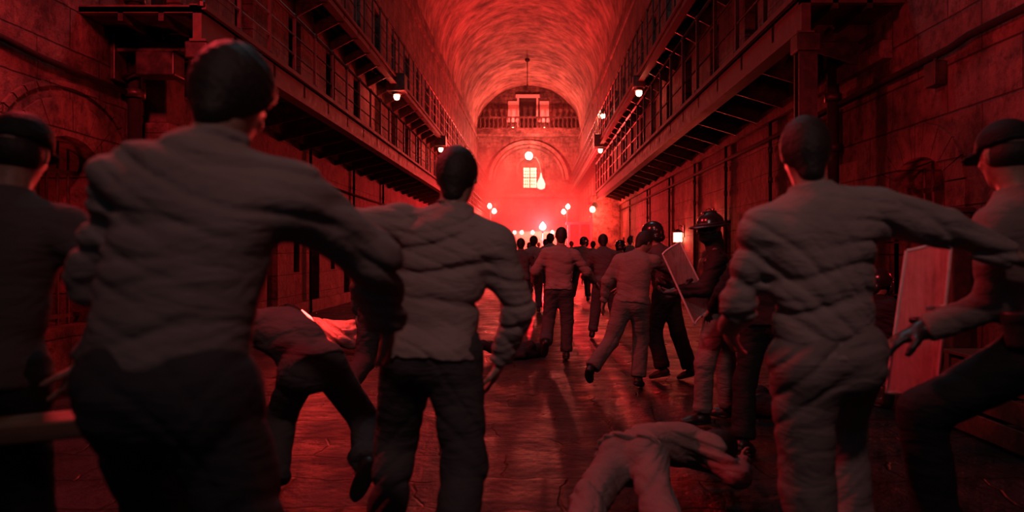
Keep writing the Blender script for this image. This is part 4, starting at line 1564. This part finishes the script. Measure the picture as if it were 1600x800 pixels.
# crouching guard by the shield
P_('L', 'person', 'person in round black helmet crouching by the right wall left of the big shield', dict(
    spine=(.05, -.15, 1), chest=(.0, .25, 1), hip_right=(.4, -1, 0), chest_right=(.3, -1, 0), head=(.15, .1, 1), look=(.9, .3, -.1),
    ua_l=(.1, .5, -.8), fa_l=(.8, .0, -.4), ua_r=(.1, -.3, -.9), fa_r=(.85, .1, -.3),
    th_l=(.75, .35, .25), sh_l=(-.25, .05, -1), th_r=(.8, -.2, .15), sh_r=(-.3, -.05, -1), ft_l=(1, .1, 0), ft_r=(1, -.2, 0)),
   1372, 7.1, .95, .012, seed=131, shirt='black', pants='black', hair='helmet', gloves='leather')
# fallen man in front
P_('N', 'person', 'person collapsed face down on the wet stones in the front, hips raised', dict(
    spine=(.45, .80, .12), chest=(.80, .55, -.14), hip_right=(.95, -.45, .12), chest_right=(.6, -.75, .2), head=(.85, .1, -.05), look=(.3, .2, -1),
    ua_r=(.35, -.80, -.35), fa_r=(.30, .85, .05), ua_l=(.55, .8, -.35), fa_l=(.75, -.6, -.1),
    th_l=(-.40, -.85, -.22), sh_l=(-.12, -1, -.10), th_r=(-.02, -.95, -.26), sh_r=(.02, -1, -.10), ft_l=(-.1, -.6, -.8), ft_r=(0, -.6, -.8)),
   992, 4.12, .98, .009, seed=141, shirt='shirt2', pants='pants2', hair='short', amp=.018)

# the distant crowd: three built bodies, copied for the rest
runner = dict(spine=(0, .15, 1), chest=(.02, .25, 1), head=(0, .4, 1), look=(0, 1, -.1),
              ua_l=(-.45, -.1, -.85), fa_l=(-.1, .7, -.5), ua_r=(.45, .1, -.85), fa_r=(.1, .8, -.2),
              th_r=(.08, .3, -1), sh_r=(0, -.35, -1), th_l=(-.06, -.08, -1), sh_l=(-.08, -.35, -1))
walker = dict(spine=(0, .05, 1), chest=(0, .1, 1), head=(0, .2, 1), look=(.2, 1, 0),
              ua_l=(-.25, -.1, -.95), fa_l=(-.1, .3, -.95), ua_r=(.3, .15, -.95), fa_r=(.1, .5, -.8),
              th_r=(.06, .18, -1), sh_r=(0, -.15, -1), th_l=(-.05, -.18, -1), sh_l=(-.05, -.28, -1))
lean = dict(spine=(.08, .2, 1), chest=(.15, .3, .9), head=(.1, .3, 1), look=(.5, .8, 0),
            ua_l=(-.7, .2, -.6), fa_l=(-.4, .7, .2), ua_r=(.8, .2, -.4), fa_r=(.5, .7, .3),
            th_r=(.2, .35, -1), sh_r=(.05, -.3, -1), th_l=(-.2, -.15, -1), sh_l=(-.2, -.35, -1))
r1, _ = P_('c1', 'person', 'person in dark shirt running just left of the shaved runner', runner, 813, 14.2, .90, .018, seed=5, shirt='shirt3', pants='pants')
r2, _ = P_('c2', 'person', 'person with bushy hair walking far off left of the shaved runner', walker, 834, 17.5, .95, .018, seed=6, shirt='shirt2', pants='pants', hair='full')
r3, _ = P_('c3', 'person', 'person with arms spread in the far crowd right of the shaved runner', lean, 908, 21.5, 1.0, .020, seed=8, shirt='shirt3', pants='black', hair='helmet')
far = [
    (r2, 861, 19.0, 10, 1.0, 'person in brown shirt just over the left shoulder of the shaved runner'),
    (r1, 851, 23.0, -8, .97, 'person of the far crowd half hidden left of the shaved head'),
    (r1, 797, 26.0, 12, .97, 'person of the far crowd at its left end beside the left runner'),
    (r3, 822, 30.0, -20, .97, 'person of the far crowd under the second string bulb'),
    (r2, 926, 27.0, -15, .95, 'person of the far crowd in front of the red pier'),
    (r3, 970, 15.5, 20, .90, 'person with dark helmet behind the right runner and lunging man'),
    (r1, 984, 19.5, -10, .98, 'person of the crowd under the low wall lantern'),
    (r2, 893, 33.0, 0, 1.0, 'person far off beyond the right shoulder of the shaved runner'),
    (r1, 842, 36.0, 5, 1.0, 'person farthest off, small beneath the burning flare'),
]
for (src, px, Y, yw, sc, lab) in far:
    z0 = src.location.z / src.scale[0] * sc
    c = dup(src, ((px - VPX) / FPX * Y, Y, z0), math.radians(yw), lab)
    c.scale = (sc,) * 3


# ------------------------------------------------------------------ shields and loose things
def shield(label, corners, bar):
    """corners: four world points top-left, top-right, bottom-right, bottom-left; a gently bowed sheet with rim and handle"""
    tl, tr, br, bl_ = [Vector(c) for c in corners]
    cen = (tl + tr + br + bl_) / 4
    nrm = (tr - tl).cross(bl_ - tl).normalized()
    rt = thing('riot_shield', label, 'shield', cen)
    nu, nv = 14, 20

    def pt(u, v, off):
        a = tl.lerp(tr, u).lerp(bl_.lerp(br, u), v)
        return a + nrm * (off + .05 * (1 - (2 * u - 1) ** 2)) - cen
    mb = MB()
    for off in (0, .005):
        mb.add([pt(i / nu, j / nv, off) for j in range(nv + 1) for i in range(nu + 1)],
               [(j * (nu + 1) + i, j * (nu + 1) + i + 1, (j + 1) * (nu + 1) + i + 1, (j + 1) * (nu + 1) + i) for j in range(nv) for i in range(nu)])
    mb.build('clear_sheet', M['shield'], rt, True)
    loop = [pt(i / nu, 0, .002) for i in range(nu + 1)] + [pt(1, j / nv, .002) for j in range(1, nv + 1)] + [pt(1 - i / nu, 1, .002) for i in range(1, nu + 1)] + [pt(0, 1 - j / nv, .002) for j in range(1, nv + 1)]
    MB().tube(loop, .0075, 6, False).build('rim', M['shieldrim'], rt, True)
    for v in bar:
        MB().tube([pt(.52, v, .012), pt(.75, v, .016), pt(.98, v, .008)], .008, 6).build('cross_bar', M['shieldrim'], rt, True)
    MB().tube([pt(.35, .5, -.01), pt(.35, .5, -.06), pt(.65, .5, -.06), pt(.65, .5, -.01)], .014, 8).build('handle', M['leather'], rt, True)
    return rt


def at(px, py, Y):
    return Vector(((px - VPX) / FPX * Y, Y, EYE - (py - VPY) / FPX * Y))


shield('tall clear riot shield with red glint, standing upright before the guard at right edge',
       [at(1416, 392, 3.42), at(1487, 368, 3.30), at(1463, 626, 3.30), at(1385, 613, 3.42)], (.42, .53))
shield('red lit riot shield tilted in the hands of the brimmed helmet guard',
       [at(1036, 398, 6.02), at(1063, 378, 6.16), at(1113, 482, 6.16), at(1086, 508, 6.02)], ())

# rough plank carried low at the left edge
r = thing('wooden_plank', 'rough wooden plank glowing red at lower left, in the hand of the capped man', 'plank', (-1.72, 2.24, .86), 0)
pk = MB().box(-.85, .50, -.045, .045, -.030, .030, .008)
pk.build('board', M['wood'], r)
MB().box(.44, .475, -.05, .05, -.036, .036, .004).build('end_band', M['iron'], r)
r.rotation_euler = (math.radians(12), math.radians(-5), math.radians(4))

# heap of blankets with a burning hand flare by the left wall
def heap(label, c, rx, ry, rz, m, seed, cat='blanket', name='blanket_heap', amp=.05):
    rs = np.random.RandomState(seed)
    o = [('add', Ell((0, 0, rz * .25), (rx, ry, rz * .75)), 0)]
    for i in range(9):
        a = rs.uniform(0, 6.28)
        rr = rs.uniform(.3, .95)
        p = V3(rx * rr * math.cos(a), ry * rr * math.sin(a), rz * rs.uniform(.1, .6))
        q = p + V3(rs.uniform(-.3, .3), rs.uniform(-.3, .3), rs.uniform(-.08, .1))
        o.append(('add', Cone(p, q, rs.uniform(.06, .13), rs.uniform(.04, .09)), .06))
    o.append(('cut', (0, 0, 0), (0, 0, -1)))
    f1, f2 = folds(seed, amp, 13, (.6, .5, .8)), folds(seed + 1, amp * .5, 27, (-.5, .7, .5))
    ob = solid(name, o, .016, m, None, lambda x, y, z: f1(x, y, z) + f2(x, y, z))
    co = np.empty(len(ob.data.vertices) * 3, dtype=np.float32)
    ob.data.vertices.foreach_get('co', co)
    ob.location = (c[0], c[1], -float(co.reshape(-1, 3)[:, 2].min()) + c[2])
    return tag(ob, label, cat)


heap('crumpled pale blanket heap lit bright red on the floor by the left wall', (-2.88, 10.7, 0.0), .52, .40, .36, M['blanket'], 4, amp=.075)
heap('dark bundle lying against the left end of the red blanket heap', (-3.66, 11.35, 0.0), .34, .26, .58, M['black'], 9, 'bundle', 'cloth_bundle', .03)
heap('dark crumpled garment dropped on the wet stones left of the shaved runner', (-.20, 10.15, 0.0), .24, .14, .13, M['black'], 14, 'garment', 'crumpled_garment', .025)
heap('small dark rag lying on the stones between the brimmed helmet guard and the right wall', (2.05, 6.55, 0.0), .20, .13, .08, M['black'], 19, 'rag', 'dropped_rag', .02)

r = thing('hand_flare', 'thin burning red stick flare leaning on the blanket heap', 'flare', (-2.90, 10.22, .06))
MB().tube([(.22, -.12, .03), (-.02, -.02, .36)], .016, 8).build('flare_tube', M['wood'], r, True)
MB().tube([(-.02, -.02, .36), (-.10, .015, .46), (-.22, .05, .56)], [.018, .022, .008], 8).build('flame', M['redglow'], r, True)
lamp('hand_flare_light', 'POINT', (-2.95, 10.15, .95), 75, (1, .04, .03), .06)

for (lab, px, Y, a) in (('black boot lying on the stones at the left end of the dropped dark garment', 792, 10.0, .6),
                        ('black boot lying sideways on the floor below the big clear shield', 1378, 6.9, 2.0)):
    o = [('add', Cone(V3(-.05, 0, .045), V3(.10, 0, .04), .045, .040), 0), ('add', Ell(V3(.12, 0, .035), (.085, .046, .036)), .03),
         ('add', Cone(V3(-.06, 0, .05), V3(-.09, .0, .21), .048, .055, 1, None, False, True), .03),
         ('cut', (0, 0, 0), (0, 0, -1)), ('add', Ell(V3(.05, 0, .012), (.16, .052, .012)), .004)]
    b = solid('boot', o, .008, M['leather'])
    b.location = ((px - VPX) / FPX * Y, Y, .002)
    b.rotation_euler = (0, 0, a)
    tag(b, lab, 'boot')

# crate and post by the right wall
r = thing('wooden_crate', 'low dark wooden crate against the right wall behind the striding guard', 'crate', (3.62, 5.55, 0), 0)
for k in range(3):
    MB().box(-.36, -.33, -.55, .55, .03 + .19 * k, .19 + .19 * k, .006).build('side_plank', M['darkwood'], r)
    MB().box(.30, .33, -.55, .55, .03 + .19 * k, .19 + .19 * k, .006).build('side_plank', M['darkwood'], r)
    MB().box(-.33, .30, -.55, -.52, .03 + .19 * k, .19 + .19 * k, .006).build('end_plank', M['darkwood'], r)
    MB().box(-.33, .30, .52, .55, .03 + .19 * k, .19 + .19 * k, .006).build('end_plank', M['darkwood'], r)
MB().box(-.38, .35, -.57, .57, .60, .63, .006).build('lid', M['darkwood'], r)
for x in (-.345, .315):
    for y in (-.5, .5):
        MB().box(x - .035, x + .035, y - .035, y + .035, 0, .60).build('corner_post', M['darkwood'], r)
r = thing('wooden_post', 'dark square wooden post standing at the right wall behind the clear shield', 'post', (3.86, 7.02, 0))
MB().box(-.085, .085, -.085, .085, 0, 1.75, .01).build('shaft', M['door'], r)
MB().box(-.11, .11, -.11, .11, 1.75, 1.80, .01).build('cap', M['door'], r)
MB().box(-.11, .11, -.11, .11, 0, .14, .01).build('foot', M['door'], r)
